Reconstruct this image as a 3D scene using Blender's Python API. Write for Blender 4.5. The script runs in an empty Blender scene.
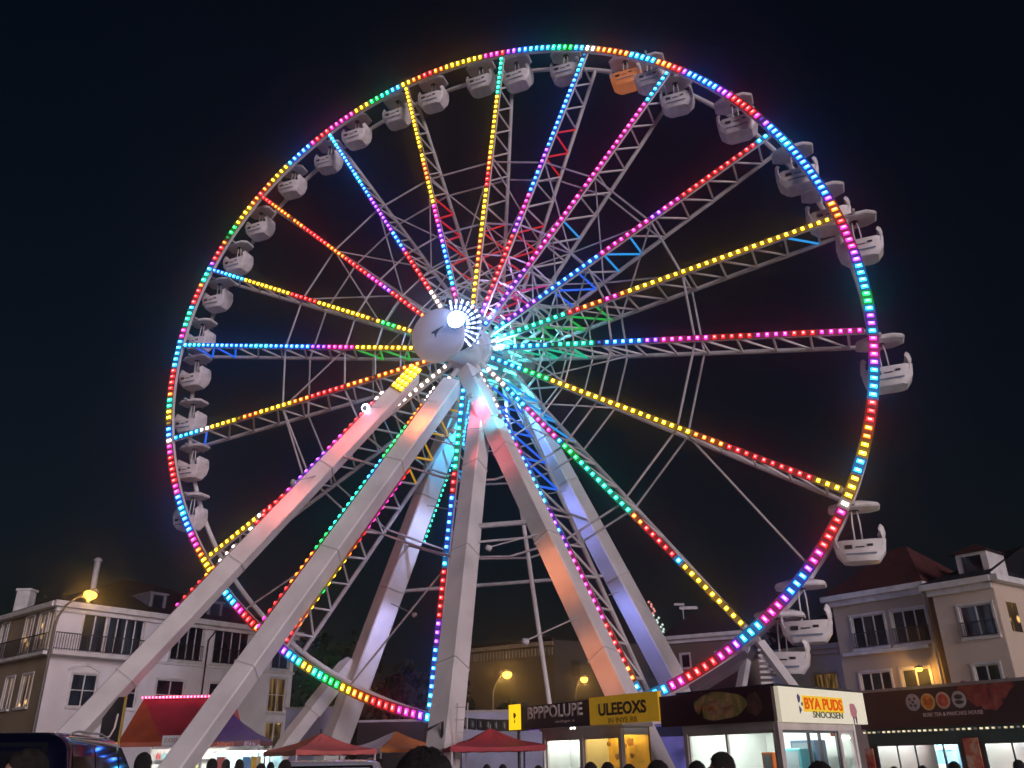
import bpy, bmesh, math, random
from mathutils import Vector, Matrix
random.seed(7)
PI = math.pi
R_ = math.radians
sc = bpy.context.scene
COL = sc.collection
V = Vector

# ------------------------------------------------------------------ camera
F, PITCH, ROLL, CAMZ = 830.0, R_(24.4), R_(-1.0), 1.6
cam_d = bpy.data.cameras.new('camera'); cam = bpy.data.objects.new('camera', cam_d); COL.objects.link(cam)
cam_d.sensor_width = 36.0; cam_d.lens = F / 1024 * 36
cam_d.clip_start = 0.05; cam_d.clip_end = 3000
cam.matrix_world = Matrix.Translation((0, 0, CAMZ)) @ Matrix.Rotation(PI / 2 + PITCH, 4, 'X') @ Matrix.Rotation(ROLL, 4, 'Z')
sc.camera = cam
CR, SR, CP, SP = math.cos(ROLL), math.sin(ROLL), math.cos(PITCH), math.sin(PITCH)
EYE = V((0, 0, CAMZ))

def ray(px, py):
    u, w = px - 512, py - 384
    a, b = (CR * u + SR * w) / F, -(-SR * u + CR * w) / F
    return V((a, CP - b * SP, SP + b * CP))
def at(px, py, Y):                       # where the sight line to a photo point meets a depth
    d = ray(px, py); return EYE + d * (Y / d.y)
def proj(p):
    d = V(p) - EYE
    y = d.y * CP + d.z * SP; z = -d.y * SP + d.z * CP
    u, v = F * d.x / y, -F * z / y
    return (512 + CR * u - SR * v, 384 + SR * u + CR * v)

# ------------------------------------------------------------------ render / world
sc.render.engine = 'CYCLES'
vs = sc.view_settings; sc.display_settings.display_device = 'sRGB'
vs.view_transform = 'Standard'; vs.look = 'None'; vs.exposure = 0; vs.gamma = 1; vs.use_curve_mapping = False
sc.cycles.use_denoising = True
sc.cycles.max_bounces = 6; sc.cycles.diffuse_bounces = 3; sc.cycles.glossy_bounces = 3
sc.cycles.transparent_max_bounces = 12; sc.cycles.sample_clamp_indirect = 3.0
sc.cycles.use_light_tree = True

SUN_EL, SUN_AZ = R_(9), R_(150)          # compass azimuth (from +Y towards +X): low, behind the viewer's right shoulder
w = bpy.data.worlds.new('World'); sc.world = w; w.use_nodes = True
nt = w.node_tree; bg = nt.nodes['Background']
sky = nt.nodes.new('ShaderNodeTexSky'); sky.sky_type = 'NISHITA'; sky.sun_disc = False
sky.sun_elevation = SUN_EL; sky.sun_rotation = SUN_AZ
sky.air_density = 1.6; sky.dust_density = 0.3; sky.ozone_density = 5.0
tint = nt.nodes.new('ShaderNodeMix'); tint.data_type = 'RGBA'; tint.blend_type = 'MULTIPLY'; tint.inputs[0].default_value = 1.0
tint.inputs[7].default_value = (1.15, 1.06, 1.22, 1)
nt.links.new(sky.outputs[0], tint.inputs[6]); nt.links.new(tint.outputs[2], bg.inputs[0]); bg.inputs[1].default_value = 0.0030
sd = bpy.data.lights.new('sun', 'SUN'); so = bpy.data.objects.new('sun', sd); COL.objects.link(so)
sd.energy = 1.9; sd.angle = R_(24); sd.color = (1.0, 0.84, 0.90)
so.rotation_euler = V((-math.sin(SUN_AZ) * math.cos(SUN_EL), -math.cos(SUN_AZ) * math.cos(SUN_EL), -math.sin(SUN_EL))).to_track_quat('-Z', 'Y').to_euler()

# ------------------------------------------------------------------ materials
MATS = {}
def mat(name, col, rough=0.55, metal=0.0, var=0.12, scale=1.5, bump=0.0, emit=None, estr=0.0, coat=0.0, spec=0.5):
    if name in MATS: return MATS[name]
    m = bpy.data.materials.new(name); m.use_nodes = True; n = m.node_tree.nodes; l = m.node_tree.links
    b = n['Principled BSDF']; b.inputs['Roughness'].default_value = rough; b.inputs['Metallic'].default_value = metal
    b.inputs['Specular IOR Level'].default_value = spec
    b.inputs['Coat Weight'].default_value = coat; b.inputs['Coat Roughness'].default_value = 0.06
    tc = n.new('ShaderNodeTexCoord')
    nz = n.new('ShaderNodeTexNoise'); nz.inputs['Scale'].default_value = scale; nz.inputs['Detail'].default_value = 6
    l.new(tc.outputs['Object'], nz.inputs['Vector'])
    cr = n.new('ShaderNodeValToRGB')
    lo = tuple(max(0, c * (1 - 1.6 * var)) for c in col); hi = tuple(min(1, c * (1 + var)) for c in col)
    cr.color_ramp.elements[0].position = 0.32; cr.color_ramp.elements[0].color = (*lo, 1)
    cr.color_ramp.elements[1].position = 0.62; cr.color_ramp.elements[1].color = (*hi, 1)
    l.new(nz.outputs['Fac'], cr.inputs['Fac']); l.new(cr.outputs['Color'], b.inputs['Base Color'])
    if bump:
        n2 = n.new('ShaderNodeTexNoise'); n2.inputs['Scale'].default_value = scale * 14; n2.inputs['Detail'].default_value = 4
        l.new(tc.outputs['Object'], n2.inputs['Vector'])
        bp = n.new('ShaderNodeBump'); bp.inputs['Strength'].default_value = bump; bp.inputs['Distance'].default_value = 0.02
        l.new(n2.outputs['Fac'], bp.inputs['Height']); l.new(bp.outputs['Normal'], b.inputs['Normal'])
    if emit:
        b.inputs['Emission Color'].default_value = (*emit, 1); b.inputs['Emission Strength'].default_value = estr
    MATS[name] = m; return m
def emitter(name, col, s, sampled=True):
    if name in MATS: return MATS[name]
    m = bpy.data.materials.new(name); m.use_nodes = True; n = m.node_tree.nodes; n.clear()
    e = n.new('ShaderNodeEmission'); e.inputs[0].default_value = (*col, 1); e.inputs[1].default_value = s
    o = n.new('ShaderNodeOutputMaterial'); m.node_tree.links.new(e.outputs[0], o.inputs[0])
    if not sampled: m.cycles.emission_sampling = 'NONE'
    MATS[name] = m; return m
def led(name, s, sampled, base=None):
    m = bpy.data.materials.new(name); m.use_nodes = True; n = m.node_tree.nodes; b = n['Principled BSDF']
    a = n.new('ShaderNodeAttribute'); a.attribute_name = 'led'
    m.node_tree.links.new(a.outputs['Color'], b.inputs['Emission Color']); b.inputs['Emission Strength'].default_value = s
    b.inputs['Base Color'].default_value = (*(base or (.5, .5, .5)), 1); b.inputs['Roughness'].default_value = 0.4
    if not sampled: m.cycles.emission_sampling = 'NONE'
    return m
LED_BULB = led('led_lens', 7.0, True, (.02, .02, .02))
LED_CORE = led('led_lens_centre', 17.0, True, (.02, .02, .02))
LED_HOUSE = led('led_housing_halo', 0.20, False, (.04, .04, .045))  # weak glow of the housing stands in for the halo round the lenses
BAR_GLOW = led('bar_glow', .62, True, (.05, .05, .05))  # lattice bars glow in place of LED light falling on them
def glass():
    m = bpy.data.materials.new('clear_glass'); m.use_nodes = True; n = m.node_tree.nodes; n.clear(); l = m.node_tree.links
    t = n.new('ShaderNodeBsdfTransparent'); t.inputs[0].default_value = (.93, .96, .95, 1)
    g = n.new('ShaderNodeBsdfGlossy'); g.inputs['Roughness'].default_value = 0.03
    f = n.new('ShaderNodeFresnel'); f.inputs[0].default_value = 1.4
    x = n.new('ShaderNodeMixShader'); o = n.new('ShaderNodeOutputMaterial')
    l.new(f.outputs[0], x.inputs[0]); l.new(t.outputs[0], x.inputs[1]); l.new(g.outputs[0], x.inputs[2]); l.new(x.outputs[0], o.inputs[0])
    return m
GLASS = glass()
def lit_glass(name, col, s, scale, lo, hi, lamps=True):   # a pane of a lit room: curtains and small lamps seen through the glass
    m = bpy.data.materials.new(name); m.use_nodes = True; n = m.node_tree.nodes; l = m.node_tree.links; b = n['Principled BSDF']
    b.inputs['Base Color'].default_value = (.012, .014, .02, 1); b.inputs['Roughness'].default_value = .06
    tc = n.new('ShaderNodeTexCoord'); mp = n.new('ShaderNodeMapping'); mp.inputs['Scale'].default_value = (scale, scale, scale * .12)
    nz = n.new('ShaderNodeTexNoise'); nz.inputs['Scale'].default_value = 1.0; nz.inputs['Detail'].default_value = 2
    l.new(tc.outputs['Object'], mp.inputs['Vector']); l.new(mp.outputs[0], nz.inputs['Vector'])
    cr = n.new('ShaderNodeValToRGB'); cr.color_ramp.elements[0].position = lo; cr.color_ramp.elements[0].color = (col[0] * .02, col[1] * .018, col[2] * .02, 1)
    cr.color_ramp.elements[1].position = hi; cr.color_ramp.elements[1].color = tuple(c * .32 for c in col) + (1,)
    l.new(nz.outputs['Fac'], cr.inputs['Fac'])
    out = cr.outputs['Color']
    if lamps:
        vo = n.new('ShaderNodeTexVoronoi'); vo.inputs['Scale'].default_value = 1.1; l.new(tc.outputs['Object'], vo.inputs['Vector'])
        r2 = n.new('ShaderNodeValToRGB'); r2.color_ramp.elements[0].position = .12; r2.color_ramp.elements[0].color = (col[0] * 1.6, col[1] * 1.6, col[2] * 1.6, 1); r2.color_ramp.elements[1].position = .24; r2.color_ramp.elements[1].color = (0, 0, 0, 1)
        l.new(vo.outputs['Distance'], r2.inputs['Fac']); mx = n.new('ShaderNodeMix'); mx.data_type = 'RGBA'; mx.blend_type = 'ADD'; mx.inputs[0].default_value = 1
        l.new(out, mx.inputs[6]); l.new(r2.outputs['Color'], mx.inputs[7]); out = mx.outputs[2]
    l.new(out, b.inputs['Emission Color']); b.inputs['Emission Strength'].default_value = s
    m.cycles.emission_sampling = 'NONE'
    return m
PANE_LIT = lit_glass('lit_room_glass', (1, .55, .16), .9, 4.0, .45, .70)
PANE_DIM = lit_glass('dim_room_glass', (.30, .38, .62), .22, 2.5, .42, .7, False)
PANE = mat('dark_window_glass', (.012, .016, .026), .05, 0, .3, .7)
STEEL = mat('white_painted_steel', (.74, .71, .70), .42, 0, .08, .8)
STEEL2 = mat('grey_white_steel', (.50, .48, .49), .45, 0, .12, 1.2)
CAPM = mat('cap_panel', (.47, .39, .37), .5, 0, .06, .7)
GOND = mat('gondola_white', (.80, .75, .75), .38, 0, .10, 1.6)
GONDO = mat('gondola_orange_light', (.85, .30, .12), .4, 0, .08, 1.6, emit=(1, .30, .06), estr=.22)  # orange light on the basket put into its colour and a weak glow
DARK = mat('dark_rubber', (.015, .015, .017), .6)
BLACKM = mat('black_metal', (.02, .02, .022), .4)
WHITEP = mat('white_trim', (.72, .70, .69), .5)
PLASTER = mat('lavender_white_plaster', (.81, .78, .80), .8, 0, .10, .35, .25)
PLASTER_SHADE = mat('plaster_shade_side', (.30, .235, .16), .85, 0, .14, .4, .25)  # side wall: shade and street lamp tint put into the plaster colour
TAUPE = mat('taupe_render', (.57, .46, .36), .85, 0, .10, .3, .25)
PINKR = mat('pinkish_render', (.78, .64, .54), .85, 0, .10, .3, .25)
GREYR = mat('grey_render', (.17, .14, .115), .85, 0, .2, .2, .3)
SLATE = mat('dark_slate', (.016, .017, .024), .7, 0, .35, 1.5, .4)
REDTILE = mat('dark_red_tiles', (.085, .022, .022), .75, 0, .35, 2.0, .4)
ASPHALT = mat('paving', (.26, .25, .24), .75, 0, .25, .6, .4)
MAROON = mat('maroon_sign', (.040, .010, .018), .45, 0, .12, .8)
NAVY = mat('navy_sign', (.010, .010, .045), .45)
YELSIGN = mat('mustard_sign', (.80, .44, .025), .5, 0, .08, 1, emit=(1, .55, .03), estr=.14)  # weak glow added to brighten the board
TEALB = mat('teal_grey_panel', (.045, .08, .085), .6)
LEAF = mat('leaf', (.014, .021, .011), .7, 0, .5, .8)
BARK = mat('bark', (.05, .035, .025), .9)
TENT_RED = mat('red_canvas', (.40, .035, .05), .7, 0, .12, 1.5, .1)
TENT_BRN = mat('rust_canvas', (.34, .09, .05), .7, 0, .12, 1.5, .1)
TENT_ORG = mat('orange_canvas', (.72, .25, .05), .7, 0, .1, 1.5, .1)
TENT_PUR = mat('purple_canvas', (.10, .045, .20), .7, 0, .12, 1.5, .1)
TENT_WHT = mat('white_canvas', (.68, .70, .76), .7, 0, .06, 1.2, .1)
INTER = mat('white_interior', (.78, .80, .76), .6, 0, .03, 2)
TUBE_L = emitter('ceiling_tube', (.93, 1, .94), 52.0)
TUBE_S = emitter('shop_tube', (.92, 1, .92), 130.0)
TUBE_Y = emitter('warm_tube', (1, .70, .22), 26.0)
SODIUM = emitter('sodium_lamp', (1, .46, .05), 6.0)
WARMB = emitter('warm_bulb', (1, .78, .35), 1.6)

# ------------------------------------------------------------------ mesh builder
class MB:
    def __init__(s): s.v = []; s.f = []; s.m = []; s.c = []; s.mats = []; s.mi = 0; s.col = (1, 1, 1)
    def use(s, m):
        if m not in s.mats: s.mats.append(m)
        s.mi = s.mats.index(m); return s
    def face(s, idx, col=None): s.f.append(tuple(idx)); s.m.append(s.mi); s.c.append(col or s.col)
    def add(s, vs): b = len(s.v); s.v.extend(V(x) for x in vs); return b
    def poly(s, pts): b = s.add(pts); s.face(range(b, b + len(pts)))
    def obox(s, o, a, b, c):                 # corner o, edge vectors
        o, a, b, c = V(o), V(a), V(b), V(c)
        if a.cross(b).dot(c) < 0: a, b = b, a
        i = s.add([o, o + a, o + a + b, o + b, o + c, o + a + c, o + a + b + c, o + b + c])
        for q in ((3, 2, 1, 0), (4, 5, 6, 7), (0, 1, 5, 4), (1, 2, 6, 5), (2, 3, 7, 6), (3, 0, 4, 7)): s.face([i + k for k in q])
    def box(s, c, sx, sy, sz):
        c = V(c); s.obox(c - V((sx, sy, sz)) / 2, (sx, 0, 0), (0, sy, 0), (0, 0, sz))
    def tube(s, path, r, n=6, closed=False, caps=True, cols=None, mats=None, up=None):
        P = [V(p) for p in path]; k = len(P); rr = r if isinstance(r, (list, tuple)) else [r] * k
        rings = []; prev = None
        for i in range(k):
            if closed: t = (P[(i + 1) % k] - P[i - 1])
            else: t = P[min(i + 1, k - 1)] - P[max(i - 1, 0)]
            t.normalize()
            if prev is None:
                h = V(up) if up else (V((0, 0, 1)) if abs(t.z) < .9 else V((1, 0, 0)))
            else: h = prev
            a = h - t * h.dot(t)
            if a.length < 1e-4: a = t.orthogonal()
            a.normalize(); prev = a; b = t.cross(a)
            rings.append(s.add([P[i] + (a * math.cos(2 * PI * j / n) + b * math.sin(2 * PI * j / n)) * rr[i] for j in range(n)]))
        m0 = s.mi
        for i in range(k if closed else k - 1):
            A, B = rings[i], rings[(i + 1) % k]
            if mats and mats[i]: s.use(mats[i])
            elif mats: s.mi = m0
            for j in range(n):
                s.face((A + j, A + (j + 1) % n, B + (j + 1) % n, B + j), cols[i] if cols else None)
        s.mi = m0
        if caps and not closed:
            s.face([rings[0] + n - 1 - j for j in range(n)]); s.face([rings[-1] + j for j in range(n)])
    def loft(s, rings, cap=True, closed=True):
        n = len(rings[0]); ids = [s.add(r) for r in rings]
        for A, B in zip(ids, ids[1:]):
            for j in range(n if closed else n - 1): s.face((A + j, A + (j + 1) % n, B + (j + 1) % n, B + j))
        if cap: s.face([ids[0] + n - 1 - j for j in range(n)]); s.face([ids[-1] + j for j in range(n)])
    def prism(s, pts, d):                    # polygon swept by vector d
        pts = [V(p) for p in pts]; d = V(d); nrm = V((0, 0, 0))
        for a, b in zip(pts, pts[1:] + pts[:1]): nrm += a.cross(b)
        if nrm.dot(d) < 0: pts = pts[::-1]
        n = len(pts); i = s.add(pts); j = s.add([p + d for p in pts])
        s.face([i + n - 1 - k for k in range(n)]); s.face([j + k for k in range(n)])
        for k in range(n): q = (k + 1) % n; s.face((i + k, i + q, j + q, j + k))
    def lathe(s, prof, n=16, c=(0, 0, 0), axis=None):
        q = axis.to_track_quat('Z', 'Y') if axis is not None else None; c = V(c); rings = []
        for r, z in prof:
            ring = [V((r * math.cos(2 * PI * j / n), r * math.sin(2 * PI * j / n), z)) for j in range(n)]
            rings.append([(q @ p if q else p) + c for p in ring])
        s.loft(rings)
    def build(s, name, m=None, parent=None, base=None, smooth=False, bevel=0.0):
        me = bpy.data.meshes.new(name)
        off = V(base) if base is not None else V((0, 0, 0))
        if base is None and parent is not None and not parent.get('_local'):
            r = parent
            off = V((0, 0, 0))
            while r is not None: off += r.location; r = r.parent
        me.from_pydata([tuple(p - off) for p in s.v], [], s.f)
        ms = s.mats or [m]
        for x in ms: me.materials.append(x)
        if s.mats: me.polygons.foreach_set('material_index', s.m)
        if any(x in (LED_BULB, LED_CORE, LED_HOUSE, BAR_GLOW) for x in ms):
            a = me.color_attributes.new('led', 'FLOAT_COLOR', 'CORNER'); d = []
            for p in me.polygons:
                d.extend([*s.c[p.index], 1.0] * p.loop_total)
            a.data.foreach_set('color', d)
        if smooth: me.polygons.foreach_set('use_smooth', [True] * len(me.polygons))
        me.update()
        o = bpy.data.objects.new(name, me); COL.objects.link(o)
        if parent: o.parent = parent
        elif base is not None: o.location = off
        if smooth or bevel:
            if bevel:
                b = o.modifiers.new('bevel', 'BEVEL'); b.width = bevel; b.segments = 2; b.limit_method = 'ANGLE'; b.angle_limit = R_(40)
            if smooth: me.set_sharp_from_angle(angle=R_(38))
        return o
def tag(o, label=None, cat=None, group=None, kind=None):
    if label: o['label'] = label
    if cat: o['category'] = cat
    if group: o['group'] = group
    if kind: o['kind'] = kind
    return o
def thing(name, label, cat, loc=(0, 0, 0), rz=0, group=None, local=False):
    o = bpy.data.objects.new(name, None); COL.objects.link(o); o.location = loc; o.rotation_euler.z = rz
    o.empty_display_size = .2
    if local: o['_local'] = 1
    return tag(o, label, cat, group)
def kids(o): return [c for c in bpy.data.objects if c.parent == o]
def copy_tree(o, parent=None, tree=None):
    c = o.copy(); COL.objects.link(c); c.parent = parent
    for ch in (tree or TREE)(o): copy_tree(ch, c)
    return c
def TREE(o): return kids(o)
class Plane:
    """a vertical plane: o a point on it, u along it, n towards the viewer"""
    def __init__(s, o, ang): s.o = V((o[0], o[1], 0)); s.u = V((math.sin(R_(ang)), math.cos(R_(ang)), 0)); s.n = s.u.cross(V((0, 0, 1))); s.n = s.n if s.n.dot(-s.o) > 0 else -s.n
    def hit(s, px, py):
        d = ray(px, py); k = (s.o - EYE).dot(s.n) / d.dot(s.n); p = EYE + d * k; return ((p - s.o).dot(s.u), p.z)
    def pt(s, u, z, out=0): return s.o + s.u * u + V((0, 0, z)) + s.n * out
    def slab(s, mb, u0, u1, z0, z1, o0, o1): mb.obox(s.pt(u0, z0, o0), s.u * (u1 - u0), V((0, 0, z1 - z0)), s.n * (o1 - o0))
def wall_holes(mb, pl, u0, u1, z0, z1, holes, reveal=.16, out=0):
    us = sorted({u0, u1, *[h[0] for h in holes], *[h[2] for h in holes]}); zs = sorted({z0, z1, *[h[1] for h in holes], *[h[3] for h in holes]})
    us = [x for x in us if u0 <= x <= u1]; zs = [x for x in zs if z0 <= x <= z1]
    idx = {}
    def vid(i, j):
        if (i, j) not in idx: idx[(i, j)] = mb.add([pl.pt(us[i], zs[j], out)])
        return idx[(i, j)]
    for i in range(len(us) - 1):
        for j in range(len(zs) - 1):
            cu, cz = (us[i] + us[i + 1]) / 2, (zs[j] + zs[j + 1]) / 2
            if any(h[0] < cu < h[2] and h[1] < cz < h[3] for h in holes): continue
            mb.face((vid(i, j), vid(i + 1, j), vid(i + 1, j + 1), vid(i, j + 1)))
    for a, b, c, d in [h[:4] for h in holes]:
        q = [(a, b), (c, b), (c, d), (a, d)]
        for (p0, p1) in zip(q, q[1:] + q[:1]):
            mb.poly([pl.pt(p0[0], p0[1], out), pl.pt(p1[0], p1[1], out), pl.pt(p1[0], p1[1], out - reveal), pl.pt(p0[0], p0[1], out - reveal)])
def window(root, pl, h, cols=2, rows=1, pane=None, framemat=None, sill=True, out=0, trim=True, name='window', fw=.07, rail=False):
    a, b, c, d = h[:4]; f = MB(); o0, o1 = out - .13, out - .05
    if trim:
        tw = .11; f2 = f
        pl.slab(f, a - tw, a, b - tw, d + tw, out + .003, out + .045); pl.slab(f, c, c + tw, b - tw, d + tw, out + .003, out + .045)
        pl.slab(f, a, c, d, d + tw, out + .003, out + .05)
    pl.slab(f, a, a + fw, b, d, o0, o1); pl.slab(f, c - fw, c, b, d, o0, o1)
    pl.slab(f, a + fw, c - fw, b, b + fw, o0, o1 + .002); pl.slab(f, a + fw, c - fw, d - fw, d, o0, o1 + .002)
    for i in range(1, cols):
        x = a + (c - a) * i / cols; pl.slab(f, x - fw / 2, x + fw / 2, b + fw, d - fw, o0, o1 - .004)
    for j in range(1, rows):
        z = b + (d - b) * j / rows; pl.slab(f, a + fw, c - fw, z - fw * .35, z + fw * .35, o0 + .01, o1 - .01)
    w_ = f.build(name, framemat or WHITEP, root)
    g = MB(); g.poly([pl.pt(a, b, o0 + .03), pl.pt(c, b, o0 + .03), pl.pt(c, d, o0 + .03), pl.pt(a, d, o0 + .03)]); g.build('pane', pane or PANE, w_)
    if sill:
        g = MB(); pl.slab(g, a - .14, c + .14, b - .13, b - .002, out + .002, out + .16); g.build('sill', framemat or WHITEP, w_)
    if rail:
        g = MB(); zt = b + min(1.0, (d - b) * .45)
        pl.slab(g, a - .05, c + .05, zt, zt + .05, out + .10, out + .15); pl.slab(g, a - .05, c + .05, b + .06, b + .10, out + .10, out + .15)
        k = max(4, int((c - a) / .13))
        for i in range(k + 1):
            x = a - .03 + (c - a + .06) * i / k; pl.slab(g, x - .011, x + .011, b + .10, zt, out + .115, out + .137)
        g.build('railing', BLACKM, w_)
    return w_
def text_mesh(s, m, origin, udir, ndir, width, height, parent, name='lettering', depth=.012, slant=0.0, bold=0.0):
    """writing fitted into width x height; origin = lower left corner"""
    cu = bpy.data.curves.new(name, 'FONT'); cu.body = s; cu.extrude = .0; cu.offset = bold; cu.shear = slant; cu.resolution_u = 3
    t = bpy.data.objects.new(name, cu); COL.objects.link(t); bpy.context.view_layer.update()
    me = bpy.data.meshes.new_from_object(t.evaluated_get(bpy.context.evaluated_depsgraph_get())); bpy.data.objects.remove(t)
    xs = [q.co.x for q in me.vertices]; ys = [q.co.y for q in me.vertices]; x0, x1, y0, y1 = min(xs), max(xs), min(ys), max(ys)
    o, u, n = V(origin), V(udir), V(ndir); off = V((0, 0, 0)); r = parent
    while r is not None: off += r.location; r = r.parent
    bm = bmesh.new(); bm.from_mesh(me)
    ex = bmesh.ops.extrude_face_region(bm, geom=list(bm.faces)); top = {g for g in ex['geom'] if isinstance(g, bmesh.types.BMVert)}
    for q in bm.verts:
        q.co = o + u * ((q.co.x - x0) / (x1 - x0) * width) + V((0, 0, (q.co.y - y0) / (y1 - y0) * height)) + n * (depth if q in top else 0) - off
    bm.normal_update(); bm.to_mesh(me); bm.free(); me.materials.clear(); me.materials.append(m)
    ob = bpy.data.objects.new(name, me); COL.objects.link(ob); ob.parent = parent; return ob

# ------------------------------------------------------------------ LED colours
C_ = dict(R=(1, .012, .012), O=(1, .15, .004), Y=(1, .52, .006), G=(.008, .9, .10), T=(.012, 1, .55), C=(.02, .62, 1.6), B=(.022, .26, 1.75), P=(.30, .04, 1), M=(1, .02, .36), W=(1, .80, .72), K=(.002, .002, .003))
def jit(c):
    k = random.uniform(.6, 1.2) if random.random() > .012 else .05; return tuple(x * k for x in c)
def led_strip(name, pts, side, out, blen, bwid, hw, parent, cols, pitch=None, hb=.07, hh=.025):
    """one continuous light strip: housing with raised lenses. pts = lens centres, side/out = unit vectors per point"""
    mb = MB(); k = len(pts); prof = []
    n = V(out)
    for i in range(k):
        t = (pts[min(i + 1, k - 1)] - pts[max(i - 1, 0)]); L = t.length / (min(i + 1, k - 1) - max(i - 1, 0)); t.normalize(); s = side[i]
        g = L / 2
        prof += [(pts[i] - t * g, s, hw, hh, i, 0), (pts[i] - t * blen / 2, s, hw, hh, i, 1), (pts[i] + t * blen / 2, s, hw, hh, i, 0)]
    t = (pts[-1] - pts[-2]).normalized(); prof.append((pts[-1] + t * blen, side[-1], hw, hh, k - 1, 0))
    ids = []
    for (p, s, w_, h, i, q) in prof:
        b2 = bwid / 2
        ids.append(mb.add([p - s * w_, p - s * w_ + n * h, p - s * b2 + n * h, p + s * b2 + n * h, p + s * w_ + n * h, p + s * w_]))
    for a in range(len(prof) - 1):
        A, B = ids[a], ids[a + 1]; i, q = prof[a][4], prof[a][5]; c = cols[i]
        mb.use(LED_HOUSE)
        for j in (0, 1, 3, 4): mb.face((A + j, A + j + 1, B + j + 1, B + j), c)
        mb.face((A + 5, A, B, B + 5), c)
        if not q: mb.face((A + 2, A + 3, B + 3, B + 2), c)
        else:
            # raised lens growing from the housing quad
            q0 = [mb.v[A + 2], mb.v[A + 3], mb.v[B + 3], mb.v[B + 2]]; base = [A + 2, A + 3, B + 3, B + 2]; ce = sum(q0, V((0, 0, 0))) / 4
            r1 = mb.add([ce + (x - ce) * .92 + n * hb * .7 for x in q0]); r2 = mb.add([ce + (x - ce) * .58 + n * hb for x in q0])
            mb.use(LED_BULB)
            for j in range(4):
                jn = (j + 1) % 4
                mb.face((base[j], base[jn], r1 + jn, r1 + j), c); mb.face((r1 + j, r1 + jn, r2 + jn, r2 + j), c)
            wc = tuple(min(1.6, x * .8 + .055 * max(c)) for x in c)
            mb.use(LED_CORE); mb.face((r2, r2 + 1, r2 + 2, r2 + 3), wc)
    return mb.build(name, None, parent)

# ================================================================== FERRIS WHEEL
import numpy as np
WYAW = -0.36; WC = V((-1.88, 40.47, 21.22 + CAMZ))
WT = V((math.cos(WYAW), math.sin(WYAW), 0)); WN = V((math.sin(WYAW), -math.cos(WYAW), 0)); WZ = V((0, 0, 1)); DEP = 1.9
def wheel_at(px, py, off=0.0):
    d = ray(px, py); o = WC + WN * off; return EYE + d * ((o - EYE).dot(WN) / d.dot(WN))
def ang_of(px, py):
    q = wheel_at(px, py) - WC; return math.atan2(q.dot(WT), q.z)
ENDS = [(588, 46), (672, 66), (772, 132), (842, 215), (870, 330), (851, 493), (748, 630), (640, 693), (537, 712), (429, 714), (282, 648), (204, 560), (178, 437), (178, 345), (206, 268), (260, 195), (330, 135), (405, 84), (502, 55)]
RINGP = [p for p in ENDS if p[0] != 537] + [(168, 420), (878, 375), (545, 45), (330, 686), (380, 706), (702, 674), (818, 560), (235, 605), (173, 480), (720, 93), (790, 153), (440, 69), (860, 450), (190, 310), (862, 270)]
A_, B_ = [], []
for p in RINGP:
    q = wheel_at(*p) - WC; th = math.atan2(q.dot(WT), q.z); A_.append([f(k * th) for k in range(4) for f in (math.cos, math.sin) if k or f is math.cos]); B_.append(math.hypot(q.dot(WT), q.z))
COEF = np.linalg.lstsq(np.array(A_), np.array(B_), rcond=None)[0]
def rim_r(th): return float(np.dot(COEF, [f(k * th) for k in range(4) for f in (math.cos, math.sin) if k or f is math.cos]))
def rim_pt(th, dr=0.0, off=0.0): return WC + (WT * math.sin(th) + WZ * math.cos(th)) * (rim_r(th) + dr) + WN * off
HF = wheel_at(469, 350, 1.0); HR = wheel_at(500, 361, -3.1); HCAP = wheel_at(437, 335, 3.4)
FW = thing('ferris_wheel', 'giant white ferris wheel outlined in rainbow coloured lights on splayed tubular legs', 'ferris wheel', (WC.x, WC.y, 0))

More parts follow.
